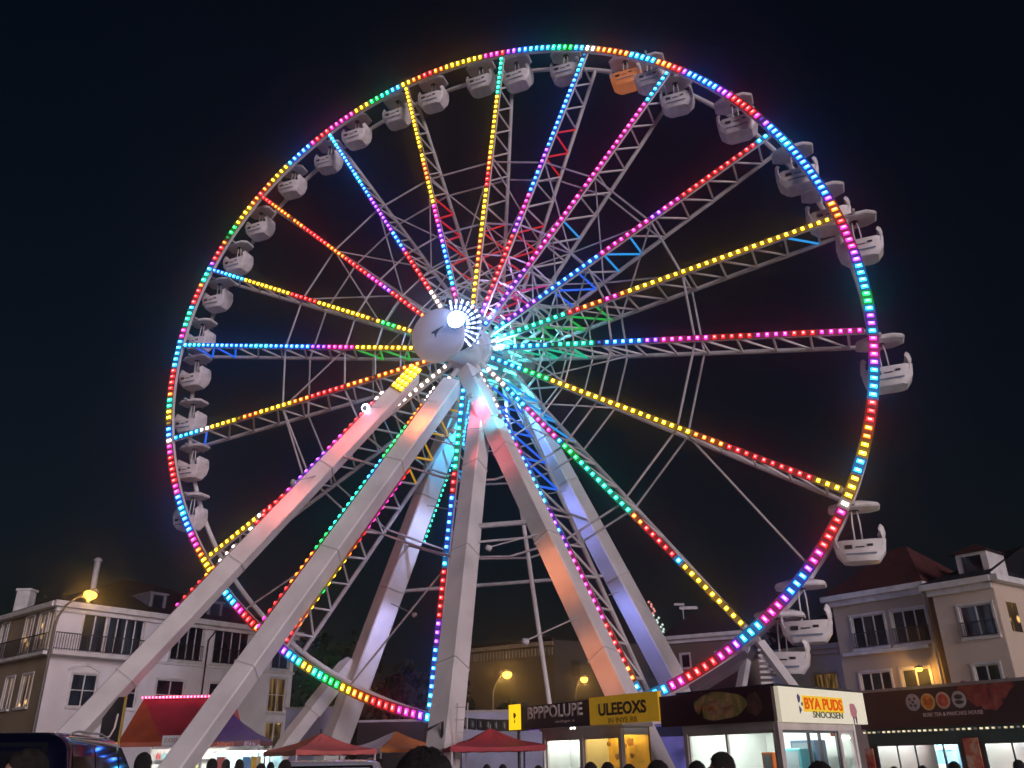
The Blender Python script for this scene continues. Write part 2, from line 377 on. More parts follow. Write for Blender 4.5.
# --- rim
NR = 324
front = MB(); rear = MB()
ths = [2 * PI * i / NR for i in range(NR)]
def box_ring(mb, r0, r1, o0, o1, n=144):
    ids = []
    for i in range(n):
        th = 2 * PI * i / n; ids.append(mb.add([rim_pt(th, r0, o0), rim_pt(th, r1, o0), rim_pt(th, r1, o1), rim_pt(th, r0, o1)]))
    for i in range(n):
        A, B = ids[i], ids[(i + 1) % n]
        for j in range(4): mb.face((A + j, B + j, B + (j + 1) % 4, A + (j + 1) % 4))
box_ring(front, -.20, .20, -.24, -.02); RIM = front.build('rim', STEEL, FW)
rear.tube([rim_pt(2 * PI * i / 144, 0, -DEP) for i in range(144)], .135, 8, closed=True); rear.build('rim', STEEL, FW, smooth=True)
ties = MB()
for i in range(72):          # cross members that join the two rims
    pass
RIMC = [((588, 46), 'W'), ((597, 45), 'O'), ((628, 51), 'C'), ((657, 59), 'O'), ((674, 66), 'R'), ((684, 70), 'P'), ((688, 72), 'B'), ((707, 82), 'B'), ((718, 88), 'P'), ((728, 94), 'M'), ((734, 98), 'R'), ((757, 113), 'M'), ((763, 118), 'P'), ((769, 124), 'B'), ((782, 138), 'C'), ((790, 148), 'B'), ((827, 194), 'P'), ((832, 200), 'O'), ((843, 216), 'R'), ((847, 226), 'M'), ((857, 252), 'P'), ((860, 262), 'C'), ((864, 276), 'C'), ((868, 290), 'G'), ((870, 302), 'C'), ((872, 312), 'P'), ((873, 324), 'C'), ((875, 337), 'M'), ((877, 362), 'P'), ((878, 370), 'C'), ((876, 400), 'R'), ((871, 425), 'O'), ((866, 440), 'Y'), ((861, 458), 'C'), ((857, 470), 'Y'), ((852, 498), 'W'), ((845, 512), 'M'), ((841, 520), 'R'), ((824, 548), 'M'), ((812, 566), 'P'), ((805, 574), 'B'), ((788, 596), 'P'), ((782, 602), 'M'), ((764, 619), 'C'), ((748, 632), 'C'), ((738, 643), 'P'), ((730, 650), 'M'), ((716, 660), 'R'), ((688, 678), 'M'), ((668, 688), 'C'), ((640, 693), 'T'), ((590, 706), 'B'), ((540, 712), 'P'), ((520, 713), 'C'), ((515, 713), 'K'), ((432, 714), 'C'), ((428, 714), 'P'), ((415, 711), 'M'), ((398, 707), 'R'), ((372, 700), 'O'), ((350, 692), 'Y'), ((341, 688), 'G'), ((320, 676), 'T'), ((312, 670), 'Y'), ((304, 665), 'T'), ((298, 660), 'C'), ((288, 652), 'P'), ((278, 645), 'M'), ((270, 638), 'O'), ((256, 626), 'R'), ((242, 613), 'M'), ((236, 606), 'C'), ((222, 590), 'B'), ((213, 575), 'Y'), ((203, 556), 'O'), ((197, 545), 'M'), ((193, 532), 'B'), ((188, 515), 'C'), ((184, 502), 'B'), ((181, 495), 'M'), ((178, 482), 'R'), ((174, 466), 'R'), ((172, 455), 'M'), ((170, 446), 'W'), ((169, 436), 'B'), ((168, 428), 'Y'), ((168, 410), 'T'), ((169, 400), 'O'), ((170, 392), 'R'), ((173, 368), 'C'), ((178, 348), 'C'), ((180, 338), 'M'), ((184, 325), 'T'), ((189, 312), 'C'), ((192, 304), 'R'), ((199, 289), 'O'), ((202, 283), 'T'), ((205, 273), 'C'), ((208, 266), 'P'), ((211, 261), 'R'), ((222, 244), 'O'), ((226, 240), 'G'), ((237, 224), 'Y'), ((252, 205), 'O'), ((260, 196), 'R'), ((264, 190), 'O'), ((272, 181), 'Y'), ((287, 164), 'C'), ((292, 160), 'B'), ((311, 143), 'M'), ((316, 140), 'R'), ((330, 131), 'M'), ((352, 113), 'W'), ((356, 110), 'Y'), ((372, 102), 'G'), ((380, 97), 'T'), ((389, 92), 'C'), ((402, 86), 'Y'), ((412, 80), 'O'), ((420, 77), 'R'), ((434, 72), 'O'), ((444, 69), 'Y'), ((483, 57), 'M'), ((500, 53), 'R'), ((508, 51), 'P'), ((518, 49), 'B'), ((528, 47), 'C'), ((553, 46), 'T'), ((562, 45), 'G'), ((574, 45), 'C'), ((583, 45), 'C')]
rc = [(ang_of(*p) % (2 * PI), c) for p, c in RIMC]
rc.sort()
def rim_col(th):
    th %= 2 * PI; k = [c for a, c in rc if a <= th]; return C_[(k or [rc[-1][1]])[-1]]
SEG = 18
for s in range(SEG):
    pts, side, cols = [], [], []
    for i in range(s * NR // SEG, (s + 1) * NR // SEG):
        th = 2 * PI * (i + .5) / NR; pts.append(rim_pt(th)); side.append(WT * math.sin(th) + WZ * math.cos(th)); cols.append(jit(rim_col(th)))
    led_strip('light_strip', pts, side, WN, .155, .29, .24, RIM, cols)

# --- spokes
def PXC(a): return [(V((p[0], p[1], 0)), c) for p, c in a]
SP_C = {
 (588, 46): [(0, 'C'), (.08, 'B'), (.33, 'P'), (.40, 'B'), (.47, 'M'), (.55, 'P'), (.62, 'R'), (.85, 'P')],
 (672, 66): [(0, 'C'), (.12, 'M'), (.58, 'M'), (.7, 'P'), (.85, 'B')],
 (772, 132): [(0, 'C'), (.05, 'R'), (.30, 'M'), (.37, 'P'), (.41, 'M'), (.57, 'B'), (.78, 'P'), (.88, 'C')],
 (842, 215): [(0, 'Y'), (.58, 'O'), (.60, 'M'), (.64, 'O'), (.70, 'R'), (.74, 'T'), (.9, 'C')],
 (870, 330): [(0, 'M'), (.13, 'R'), (.20, 'M'), (.30, 'R'), (.39, 'M'), (.53, 'P'), (.56, 'B'), (.68, 'T'), (.8, 'C')],
 (851, 493): [(0, 'Y'), (.08, 'R'), (.33, 'O'), (.42, 'Y'), (.73, 'Y'), (.78, 'G'), (.86, 'C')],
 (748, 630): [(0, 'Y'), (.23, 'C'), (.26, 'R'), (.38, 'O'), (.43, 'T'), (.60, 'G'), (.66, 'C'), (.69, 'M'), (.80, 'C'), (.87, 'W')],
 (640, 693): [(0, 'C'), (.05, 'O'), (.10, 'R'), (.22, 'M'), (.42, 'P'), (.47, 'B'), (.50, 'P'), (.55, 'C'), (.64, 'B'), (.70, 'M'), (.74, 'B'), (.83, 'W')],
 (429, 714): [(0, 'C'), (.06, 'B'), (.20, 'P'), (.26, 'R'), (.40, 'C'), (.44, 'B'), (.60, 'R'), (.68, 'T'), (.8, 'C')],
 (282, 648): [(0, 'R'), (.08, 'O'), (.18, 'Y'), (.22, 'G'), (.27, 'Y'), (.36, 'M'), (.62, 'R'), (.8, 'W')],
 (204, 560): [(0, 'Y'), (.20, 'W'), (.22, 'R'), (.32, 'P'), (.50, 'M'), (.57, 'R'), (.64, 'W')],
 (178, 437): [(0, 'C'), (.09, 'W'), (.13, 'Y'), (.24, 'O'), (.30, 'Y'), (.40, 'O'), (.47, 'R'), (.58, 'O'), (.9, 'W')],
 (178, 345): [(0, 'C'), (.06, 'B'), (.24, 'C'), (.30, 'B'), (.44, 'P'), (.50, 'M'), (.60, 'Y')],
 (206, 268): [(0, 'B'), (.05, 'C'), (.12, 'Y'), (.30, 'R'), (.41, 'Y'), (.66, 'G'), (.72, 'Y')],
 (260, 195): [(0, 'R'), (.04, 'O'), (.20, 'R'), (.32, 'O'), (.40, 'R'), (.50, 'M'), (.58, 'P'), (.62, 'R'), (.76, 'O')],
 (330, 135): [(0, 'C'), (.06, 'B'), (.18, 'C'), (.23, 'B'), (.30, 'P'), (.46, 'B'), (.52, 'P'), (.55, 'R'), (.72, 'W')],
 (405, 84): [(0, 'Y'), (.28, 'O'), (.36, 'Y'), (.44, 'M'), (.52, 'P'), (.60, 'B'), (.68, 'C'), (.75, 'M'), (.85, 'R')],
 (502, 55): [(0, 'T'), (.14, 'Y'), (.33, 'O'), (.40, 'R'), (.44, 'Y'), (.62, 'O'), (.72, 'Y'), (.84, 'O')],
}
# tinted stretches of the lattice whose bars glow for the LED light falling on them: (from, to, colour), 0 = rim
LIT_BARS = {(588, 46): [(.24, .44, 'R'), (.62, .95, 'R')], (672, 66): [(.55, .62, 'C'), (.8, .97, 'M')], (772, 132): [(.50, .62, 'C'), (.64, .8, 'B')], (842, 215): [(.06, .12, 'C'), (.66, .93, 'G')], (870, 330): [(.74, .95, 'T')],
        (851, 493): [(.7, .76, 'C')], (748, 630): [(.7, .95, 'C')], (640, 693): [(.55, .95, 'B')], (429, 714): [(.1, .32, 'R'), (.6, .95, 'C')], (282, 648): [(.62, .95, 'Y')], (178, 345): [(.05, .2, 'B'), (.66, .9, 'G')], (178, 437): [(.06, .10, 'B')], (502, 55): [(.6, .8, 'R')], (405, 84): [(.5, .8, 'R')], (206, 268): [(.7, .9, 'G')]}
CH_R = {}
for e in ENDS:
    th = ang_of(*e); rad = (WT * math.sin(th) + WZ * math.cos(th)); P0 = rim_pt(th, -.1, -.16); P1 = HF + (P0 - HF).normalized() * 1.15; Q0 = rim_pt(th, -.05, -DEP); Q1 = HR + (Q0 - HR).normalized() * 1.15
    if e[0] == 537:            # plain tie strut, no lights
        m = MB(); m.tube([Q1, Q0], .11, 8); m.build('spoke', STEEL, FW, smooth=True); CH_R[e] = (P0, P1, Q0, Q1); continue
    m = MB(); m.tube([P1, P0], .14, 8); SPK = m.build('spoke', STEEL, FW, smooth=True)
    m = MB(); m.tube([Q1, Q0], .12, 8); m.build('chord', STEEL2, SPK, smooth=True)
    CH_R[e] = (P0, P1, Q0, Q1)
    # lattice, one zigzag of square posts and diagonals
    nb = 10; path = []; zc = []; zm = []
    lit_bars = LIT_BARS.get(e, [])
    def ncol(f):
        for a, b, c in lit_bars:
            if a <= f <= b: return C_[c]
        return None
    jo = []
    for i in range(nb + 1):
        f0 = .05 + .90 * i / nb; jo += [(P0.lerp(P1, f0), f0), (Q0.lerp(Q1, f0), f0)]
    for i, (p, f) in enumerate(jo):
        if i: path.append(p + (jo[i - 1][0] - p).normalized() * .05)
        else: path.append(p)
        if i < len(jo) - 1:
            if i: zc.append((0, 0, 0)); zm.append(None)
            c = ncol((f + jo[i + 1][1]) / 2); zc.append(tuple(x * .8 for x in c) if c else (0, 0, 0)); zm.append(BAR_GLOW if c else None)
            if i: path.append(p + (jo[i + 1][0] - p).normalized() * .05)
    m = MB(); m.use(STEEL); m.tube(path, .062, 5, cols=zc, mats=zm); m.build('lattice', None, SPK)
    # LED strip
    tdir = (P1 - P0); L = tdir.length; tdir.normalize(); sd_ = tdir.cross(WN).normalized(); o_ = (WN - tdir * WN.dot(tdir)).normalized()
    n = int(L / .405); pts = [P0 + tdir * (.45 + .405 * i) + o_ * .15 for i in range(n - 1)]
    a0, a1 = V((*proj(P0), 0)), V((*proj(HF), 0)); cols = []
    for p in pts:
        f = (V((*proj(p), 0)) - a0).length / (a1 - a0).length; c = [k for q, k in SP_C[e] if q <= f][-1]; cols.append(jit(C_[c]))
    led_strip('light_strip', pts, [sd_] * len(pts), o_, .155, .17, .15, SPK, cols)

# --- polygon rings of tie rods, two radii, front and rear; crossed rods between some spokes
E2 = [e for e in ENDS]
for frac in (.39, .60):
    for fr in (0, 1):
        pts = []
        for e in E2:
            P0, P1, Q0, Q1 = CH_R[e]; pts.append((P0.lerp(HF, 1 - frac) - WN * .16) if not fr else Q0.lerp(HR, 1 - frac))
        m = MB(); m.tube(pts, .06, 6, closed=True); m.build('tie_ring', STEEL2, FW)
def node(e, frac, fr):
    P0, P1, Q0, Q1 = CH_R[e]; return P0.lerp(HF, 1 - frac) - WN * .16 if fr == 0 else Q0.lerp(HR, 1 - frac)
def brace(a, b, r=.05, mt=STEEL2, name='brace'):
    m = MB(); m.tube([a, b], r, 6); m.build(name, mt, FW)
n = len(E2)
for i in range(n):
    a, b = E2[i], E2[(i + 1) % n]
    if i in (15, 16, 17, 18, 0, 1, 2, 14):
        brace(node(a, .60, 0), node(b, .39, 1), .05); brace(node(a, .39, 1), node(b, .60, 0), .05)
    if i in (0, 1, 2, 3, 16, 17, 18):
        brace(node(a, .22, 0), node(b, .39, 1), .045); brace(node(a, .39, 0), node(b, .22, 1), .045)
    elif i in (4, 5, 6, 7, 9, 10, 13):
        brace(node(a, .39, 1), node(b, .22, 0), .045)
for fr_ in (.13, .21, .29):
    for fr in (0, 1):
        m = MB(); m.tube([node(e, fr_, fr) for e in E2], .045, 5, closed=True); m.build('tie_ring', STEEL, FW)
for i in range(n):
    a, b = E2[i], E2[(i + 1) % n]
    if i < 9 or i > 14: brace(node(a, .13, 0), node(b, .29, 1), .05, STEEL); brace(node(a, .29, 0), node(b, .13, 1), .05, STEEL); brace(node(a, .21, 0), node(b, .21, 1), .045, STEEL)
# long rods from the outer ring to the rim
for (a, px) in (((851, 493), (812, 566)), ((748, 630), (700, 676)), ((282, 648), (240, 612)), ((429, 714), (345, 692)), ((204, 560), (196, 545))):
    if a[0] in (851, 282, 429): brace(node(a, .62, 0), rim_pt(ang_of(*px), -.2, -.25), .055)
brace(node((178, 437), .60, 0), node((204, 560), .62, 0), .06); brace(node((178, 437), .6, 0), node((178, 345), .39, 0), .055)

# --- hub
ax = (HCAP - HF).normalized(); axr = (HF - HR).normalized()
m = MB(); q = ax.to_track_quat('Z', 'Y'); Lc = (HCAP - HF).length
m.lathe([(.0, -.3), (1.0, -.3), (1.05, 0), (.88, .25), (.88, Lc - .45), (1.0, Lc - .42), (1.0, Lc - .34)], 32, HF, ax); HUB = m.build('hub', STEEL2, FW, smooth=True)
capn = (HCAP - WC).normalized() * 0 + (WN * .75 + (EYE - HCAP).normalized() * .35 + ax * .3).normalized()
m = MB(); m.lathe([(1.32, -.34), (1.42, -.32), (1.46, -.05), (1.41, 0), (.42, .03), (.40, .02), (0, .035)], 56, HCAP, capn); m.build('hub_cap', CAPM, HUB, smooth=True)
qc = capn.to_track_quat('Z', 'Y')
m = MB(); b_ = [(-.28, .20), (.10, .34), (.42, .46), (.36, .36), (.16, .26), (.0, .06), (-.06, -.18), (-.14, .1), (-.3, .12)]
m.prism([HCAP + qc @ V((x, y, .028)) for x, y in b_], capn * .012); m.build('emblem', BLACKM, HUB)
m = MB(); m.tube([HF, HR], .8, 20); m.build('axle', STEEL2, HUB, smooth=True)
for c_, d_ in ((HF, axr), (HR, axr)):
    m = MB(); m.lathe([(.6, -.22), (1.25, -.22), (1.3, -.15), (1.3, .15), (1.25, .22), (.6, .22)], 32, c_, d_); m.build('flange', STEEL, HUB, smooth=True)
m = MB(); m.lathe([(.5, -.3), (1.5, -.3), (1.5, .2), (.5, .2)], 24, HR - axr * 1.6, axr); m.build('bearing_housing', STEEL2, HUB, smooth=True)
# radial rows of lamps round the hub, between cap and flange
def lamp_ring(name, c, axis, r, z0, rows, num, col, strength, dz, arc=None):
    m = MB(); qq = axis.to_track_quat('Z', 'Y'); m.use(LED_HOUSE); mm = []
    for j in range(num):
        a = 2 * PI * j / num
        if arc and not arc(a): continue
        mb = MB(); rd = qq @ V((math.cos(a), math.sin(a), 0)); td = axis.cross(rd)
        pts = [c + rd * r + axis * (z0 + dz * k) for k in range(rows)]
        led_strip(name, pts, [td] * rows, rd, dz * .6, .16, .11, HUB, [tuple(x * strength for x in jit(col))] * rows, hb=.09, hh=.04)
lamp_ring('hub_light', HF, ax, .88, .45, 3, 18, (.30, .45, 1.0), .7, .30, lambda a: proj(HF + (ax.to_track_quat('Z', 'Y') @ V((math.cos(a), math.sin(a), 0))) * .9)[1] < 350)
CRC = wheel_at(455, 327, 2.7); qq = capn.to_track_quat('Z', 'Y')
m = MB(); m.lathe([(.2, -.12), (1.32, -.12), (1.36, -.06), (.8, -.02), (.2, 0)], 40, CRC, capn); m.build('lamp_crown', BLACKM, HUB, smooth=True)
for j in range(26):
    a_ = 2 * PI * j / 26; rd = qq @ V((math.cos(a_), math.sin(a_), 0)); td = capn.cross(rd); k_ = 1.0; e_ = proj(CRC + rd)
    if e_[1] > 341 or e_[0] < 450: continue
    led_strip('hub_light', [CRC + rd * (.78 + .30 * i) + capn * .02 for i in range(3)], [td] * 3, capn, .22, .09, .07, HUB, [tuple(x * k_ for x in jit((.35, .5, 1.0)))] * 3, hb=.09, hh=.04)
m = MB(); m.use(LED_HOUSE)
lamp_ring('hub_light', HR, axr, 1.32, .3, 6, 16, (.05, .85, .75), 1.0, .32)  # rear lamp rows added to give the teal light round the hub
lamp_ring('hub_light', HF, axr, .82, -2.4, 6, 12, (.08, .55, 1.0), 1.0, .32)

# --- floodlight head at the hub, the brightest lamp in view
fl = wheel_at(457, 321, 3.6)
m = MB(); m.lathe([(.16, -.22), (.38, -.1), (.46, .06), (.46, .12)], 20, fl, (WN + WT * .15).normalized()); FLM = m.build('floodlight', BLACKM, FW, smooth=True)
m = MB(); m.lathe([(.0, .12), (.44, .125), (.42, .28), (.30, .42), (.12, .50), (0, .51)], 20, fl, (WN + WT * .15).normalized()); m.build('lens', emitter('flood_lens', (.25, .45, 1), 55.0), FLM, smooth=True)

# --- supporting legs
def leg(top, low, dt, dl, width, rot, parent=FW, segs=True):
    """square box leg along the line through two photo points at their depths, down to the ground"""
    P, Q = at(*top, dt), at(*low, dl); d = (Q - P); G = P + d * ((0.0 - P.z) / d.z)
    ax_ = (G - P).normalized(); view = (EYE - (P + G) / 2).normalized(); s = ax_.cross(view).normalized(); f = s.cross(ax_).normalized()
    r = R_(rot); a = s * math.cos(r) + f * math.sin(r); b = ax_.cross(a).normalized(); L = (G - P).length
    def ring(k, w): c = P + (G - P) * k; ch = w * .06; h = w / 2; return [c + a * x + b * y for x, y in ((-h + ch, -h), (h - ch, -h), (h, -h + ch), (h, h - ch), (h - ch, h), (-h + ch, h), (-h, h - ch), (-h, -h + ch))]
    w0, w1 = width; m = MB(); rings = [ring(0, w0)]
    for k in (.28, .52, .76):
        w = w0 + (w1 - w0) * k; e = .05 / L * 1.2
        rings += [ring(k - e, w), ring(k - e * .9, w + .025), ring(k + e * .9, w + .025), ring(k + e, w)]   # bolted joint collar
    rings.append(ring(1, w1)); m.loft(rings)
    o = m.build('support_leg', STEEL, parent)
    for k in (.28, .52, .76):
        w = w0 + (w1 - w0) * k; e = .018 / L; m = MB(); m.loft([ring(k - e, w + .03), ring(k - e, w + .075), ring(k + e, w + .075), ring(k + e, w + .03)]); m.build('flange', STEEL2, o)
    return o, P, G, a, b, (w0, w1)
LEGS = {}
LEGS['A'] = leg((413, 376), (82, 725), 38.6, 33, (.76, .76), -24)
LEGS['B'] = leg((452, 386), (176, 768), 38.4, 28, (.92, .70), -32)
LEGS['D'] = leg((483, 392), (445, 735), 38.6, 28, (.82, .84), -40)
LEGS['E'] = leg((468, 372), (647, 748), 38.6, 28, (.84, .80), 62)
LEGS['C'] = leg((462, 398), (338, 735), 45.0, 46, (1.05, 1.15), -62)
LEGS['F'] = leg((512, 380), (668, 672), 44.5, 46, (.95, 1.15), 52)
m = MB(); p_ = at(289, 740, 45.4); q_ = at(352, 660, 45.9); m.tube([V((p_.x - 1.6, p_.y, 0)), p_, p_.lerp(q_, .35), p_.lerp(q_, .36), p_.lerp(q_, .9), q_], [.46, .46, .46, .52, .5, .3], 4); m.build('brace_leg', STEEL, FW)
def leg_string(key, k0, k1, sa, sb, cols, sp=.34, sz=.09, name='light_string'):
    o, P, G, a, b, (w0, w1) = LEGS[key]; d = (G - P); L = d.length; d.normalize(); n = int(L * (k1 - k0) / sp)
    dirn = (a * sa + b * sb).normalized(); side = d.cross(dirn).normalized(); pts = []; cc = []
    for i in range(n):
        k = k0 + (k1 - k0) * i / n; w = w0 + (w1 - w0) * k; pts.append(P + d * (k * L) + (a * sa + b * sb) * (w / 2 + .015))
        f = i / n; cc.append(jit(C_[[c for q, c in cols if q <= f][-1]]))
    return led_strip(name, pts, [side] * n, dirn, sp * .34, sz, sz * .8, o, cc, hb=.05, hh=.02)
def leg_edge(key, sign):          # corner of the leg whose screen position lies furthest to one side
    o, P, G, a, b, w_ = LEGS[key]; M_ = (P + G) / 2; best = None
    for sa in (-1, 1):
        for sb in (-1, 1):
            x = proj(M_ + (a * sa + b * sb) * .4)[0] * sign
            if best is None or x > best[0]: best = (x, sa, sb)
    return best[1:]
def k_of(key, py):
    o, P, G, a, b, w_ = LEGS[key]; lo, hi = 0, 1
    for _ in range(30):
        k = (lo + hi) / 2
        if proj(P + (G - P) * k)[1] < py: lo = k
        else: hi = k
    return lo
def edge_string(key, sign, y0, y1, cols, **kw):
    sa, sb = leg_edge(key, sign); leg_string(key, k_of(key, y0), k_of(key, y1), sa, sb, cols, **kw)
edge_string('A', -1, 402, 545, [(0, 'W'), (.08, 'R'), (.3, 'M'), (.42, 'P'), (.68, 'M'), (.75, 'R'), (.93, 'W')], sp=.40, sz=.17)
edge_string('A', -1, 556, 622, [(0, 'W'), (.3, 'O'), (.55, 'R'), (.8, 'M')], sp=.36, sz=.08)
edge_string('B', -1, 398, 645, [(0, 'W'), (.08, 'O'), (.2, 'G'), (.35, 'C'), (.45, 'T'), (.66, 'G'), (.74, 'O'), (.85, 'R'), (.95, 'M')], sp=.36, sz=.10)
edge_string('B', 1, 462, 622, [(0, 'R'), (.08, 'M'), (.42, 'R'), (.52, 'O'), (.6, 'Y'), (.74, 'G'), (.80, 'Y'), (.9, 'O')], sp=.40, sz=.17)
sa, sb = leg_edge('C', 1); leg_string('C', .02, .40, sa, sb, [(0, 'C'), (.5, 'T')], .3, .08)
sa, sb = leg_edge('C', -1); leg_string('C', .05, .30, sa * .3, sb * .3 + .0, [(0, 'C'), (.5, 'T')], .3, .08)
sa, sb = leg_edge('D', -1); leg_string('D', .02, .22, sa, sb, [(0, 'C')], .3, .08)
# yellow lamp panel at the head of the left leg
o, P, G, a, b, w_ = LEGS['A']; d = (G - P).normalized(); face = max((a, -a, b, -b), key=lambda q: q.dot((EYE - P).normalized())); sd_ = d.cross(face).normalized()
for r_ in (-1, 0, 1):
    pts = [P + d * (-.15 + .36 * i) + face * .40 + sd_ * .22 * r_ for i in range(5)]
    led_strip('lamp_panel', pts, [sd_] * 5, face, .24, .15, .11, o, [jit((1, .50, .005)) for _ in range(5)], hb=.11)
fp = P + d * 3.4 - sd_ * .0; e_ = leg_edge('A', -1); fp = P + d * 3.3 + (a * e_[0] + b * e_[1]) * .45
m = MB(); m.lathe([(.12, -.16), (.2, -.05), (.22, .05)], 14, fp, (EYE - fp).normalized()); q_ = m.build('floodlight', BLACKM, o, smooth=True)
m = MB(); m.lathe([(.0, .055), (.2, .06), (.17, .1), (0, .13)], 14, fp, (EYE - fp).normalized()); m.build('lens', emitter('flood_lens_b', (.40, .52, 1), 50.0), q_, smooth=True)
# cross bars between legs
def on_leg(key, py):
    o, P, G, a, b, w_ = LEGS[key]; lo, hi = 0, 1
    for _ in range(30):
        k = (lo + hi) / 2
        if proj(P + (G - P) * k)[1] < py: lo = k
        else: hi = k
    return P + (G - P) * lo
for k1, k2, y1, y2, r in (('D', 'E', 527, 521, .11), ('D', 'E', 543, 536, .05), ('C', 'D', 545, 560, .07), ('A', 'B', 455, 470, .06), ('C', 'F', 592, 575, .10), ('E', 'F', 500, 520, .07)):
    m = MB(); m.tube([on_leg(k1, y1), on_leg(k2, y2)], r, 8); m.build('cross_bar', STEEL2, FW, smooth=True)

def wash(pos, target, col, watts, size=40, arm=None):  # added spotlight for coloured light on the steelwork; housing and arm invented
    pos, target = V(pos), V(target); d = (target - pos).normalized(); L = bpy.data.lights.new('added_wash_light', 'SPOT'); L.energy = watts; L.color = col; L.spot_size = R_(size); L.spot_blend = 1.0; L.shadow_soft_size = .12
    m = MB(); m.lathe([(.06, -.24), (.10, -.20), (.12, -.04), (.09, -.04)], 12, pos, d); h = m.build('added_wash_lamp', STEEL2, FW, smooth=True)
    if arm: m = MB(); m.tube([arm, pos - d * .15], .025, 5); m.build('added_lamp_arm', STEEL2, h)
    o = bpy.data.objects.new('added_wash_light', L); COL.objects.link(o); o.parent = h; base = V((FW.location.x, FW.location.y, 0)); o.location = pos - base; o.rotation_euler = d.to_track_quat('-Z', 'Y').to_euler()
WASH = [('A', .10, .26, -.8, (1, .08, .08), 800, 110), ('A', .30, .4, -.8, (1, .16, .14), 500, 110), ('B', .06, .16, -.8, (1, .20, .05), 650, 110), ('D', .02, .13, -.5, (1, .04, .12), 520, 90), ('D', .09, .0, .9, (.10, .75, 1), 1000, 90), ('E', .50, .7, -2.2, (1, .26, .07), 700, 70), ('E', .68, .7, -2.2, (1, .26, .07), 500, 70), ('C', .30, .6, 1.6, (.45, .55, 1), 1500, 70), ('C', .55, .8, 1.6, (.5, .5, 1), 1200, 70), ('F', .30, .6, -2.6, (.26, .32, 1), 2200, 70), ('F', .55, .8, -2.6, (.26, .32, 1), 1700, 70), ('E', .02, .09, .4, (.05, .65, 1), 420, 80), ('E', .20, .34, -1.8, (1, .10, .14), 420, 70), ('F', .05, .5, -1.6, (.16, .22, 1), 5200, 50), ('C', .05, .40, 1.2, (.05, .5, .95), 3000, 70), ('F', .02, .14, .2, (.05, .6, .95), 1500, 80)]
for key, k0, k1, sx, col, wt, cone in WASH:
    o, P, G, a, b, w_ = LEGS[key]; s = V((1, 0, 0)); pos = P + (G - P) * k0 + (EYE - P).normalized() * 3.0 + s * sx; wash(pos, P + (G - P) * (k0 + (.10 if k1 > k0 else -.05)), col, wt * .42, cone * 1.25 if cone < 80 else 140, P + (G - P) * k0)
wash(HF + ax * .6 + WT * 1.9 - WZ * .2, HR + WT * 2.5 + WZ * .8, (.2, .8, 1), 2800, 95, HF + ax * .3)  # hub spotlights added to tint the inner trusses
wash(HF + ax * .6 + WT * 1.2 + WZ * 1.5, HR + WT * 4 + WZ * 6, (.55, .35, 1), 1500, 100, HF + ax * .3)
wash(HF + ax * .6 - WT * 1.6 + WZ * .6, HR - WT * 6 + WZ * 1, (.2, .35, 1), 700, 120, HF + ax * .3)
# ------------------------------------------------------------------ gondolas
def make_gondola(paint):
    """origin at the pivot; x along the rim, y along the axle"""
    root = thing('gondola', 'gondola', 'gondola', local=True)
    def octa(sx, sy, z, c=.32): cx, cy = sx * c, sy * c; return [V(p) for p in ((-sx + cx, -sy, z), (sx - cx, -sy, z), (sx, -sy + cy, z), (sx, sy - cy, z), (sx - cx, sy, z), (-sx + cx, sy, z), (-sx, sy - cy, z), (-sx, -sy + cy, z))]
    m = MB(); m.loft([octa(.62, .46, -2.42), octa(.70, .52, -2.40), octa(.98, .70, -2.02), octa(1.04, .74, -1.62), octa(1.06, .76, -1.56), octa(1.00, .70, -1.56), octa(.92, .64, -2.0), octa(.6, .45, -2.3)]); m.build('basket', paint, root, smooth=True)
    for sx in (-1, 1):           # raised shell behind each bench
        m = MB(); prof = [(.99, -1.60), (1.08, -1.30), (1.04, -1.02), (.94, -.90), (.88, -.92), (.97, -1.04), (1.0, -1.3), (.93, -1.60)]
        m.loft([[V((sx * x * k, y, z if k == 1 else z - .22)) for x, z in prof] for y, k in ((-.62, .9), (-.46, 1), (.46, 1), (.62, .9))]); m.build('seat_shell', GOND, root, smooth=True)
        m = MB(); m.box((sx * .70, 0, -1.78), .42, 1.1, .07); m.build('bench', mat('bench_plum', (.16, .05, .07), .6), root)
        m = MB(); m.tube([V((sx * .16, 0, -2.3)), V((sx * .15, 0, -.6)), V((sx * .10, 0, -.05))], .035, 6); m.build('pole', STEEL, root)
    m = MB(); m.loft([octa(1.0, .62, -.12, .4), octa(1.06, .68, -.06, .4), octa(.98, .62, .08, .4), octa(.55, .36, .22, .4), octa(.50, .32, .18, .4)][:4] ); cn = m.build('canopy', GOND, root, smooth=True)
    m = MB(); m.lathe([(.20, -.16), (.20, -.125), (0, -.125)], 12); m.build('lamp_recess', DARK, cn)
    m = MB(); m.tube([V((0, -.98, 0)), V((0, .98, 0))], .075, 8); m.build('axle', STEEL2, root, smooth=True)
    for sy in (-1, 1):
        m = MB(); m.obox((-.62, sy * .716 - .004 + (sy * .035), -1.93), (.30, 0, 0), (0, .01 * sy, .0), (0, 0, .17)); m.obox((.28, sy * .716 - .004 + (sy * .035), -1.86), (.22, 0, 0), (0, .01 * sy, 0), (0, 0, .10)); m.obox((-.2, sy * .716 + sy * .03, -1.89), (.36, 0, 0), (0, .01 * sy, 0), (0, 0, .05)); m.build('decal', DARK, root)
    for sy in (-1, 1): m = MB(); m.obox((-.6, sy * .68, -2.17), (1.2, 0, 0), (0, .012 * sy, 0), (0, 0, .07)); m.build('stripe', mat('grey_blue_stripe', (.18, .22, .30), .5), root)
    return root
G0 = make_gondola(GOND); GO = make_gondola(GONDO)
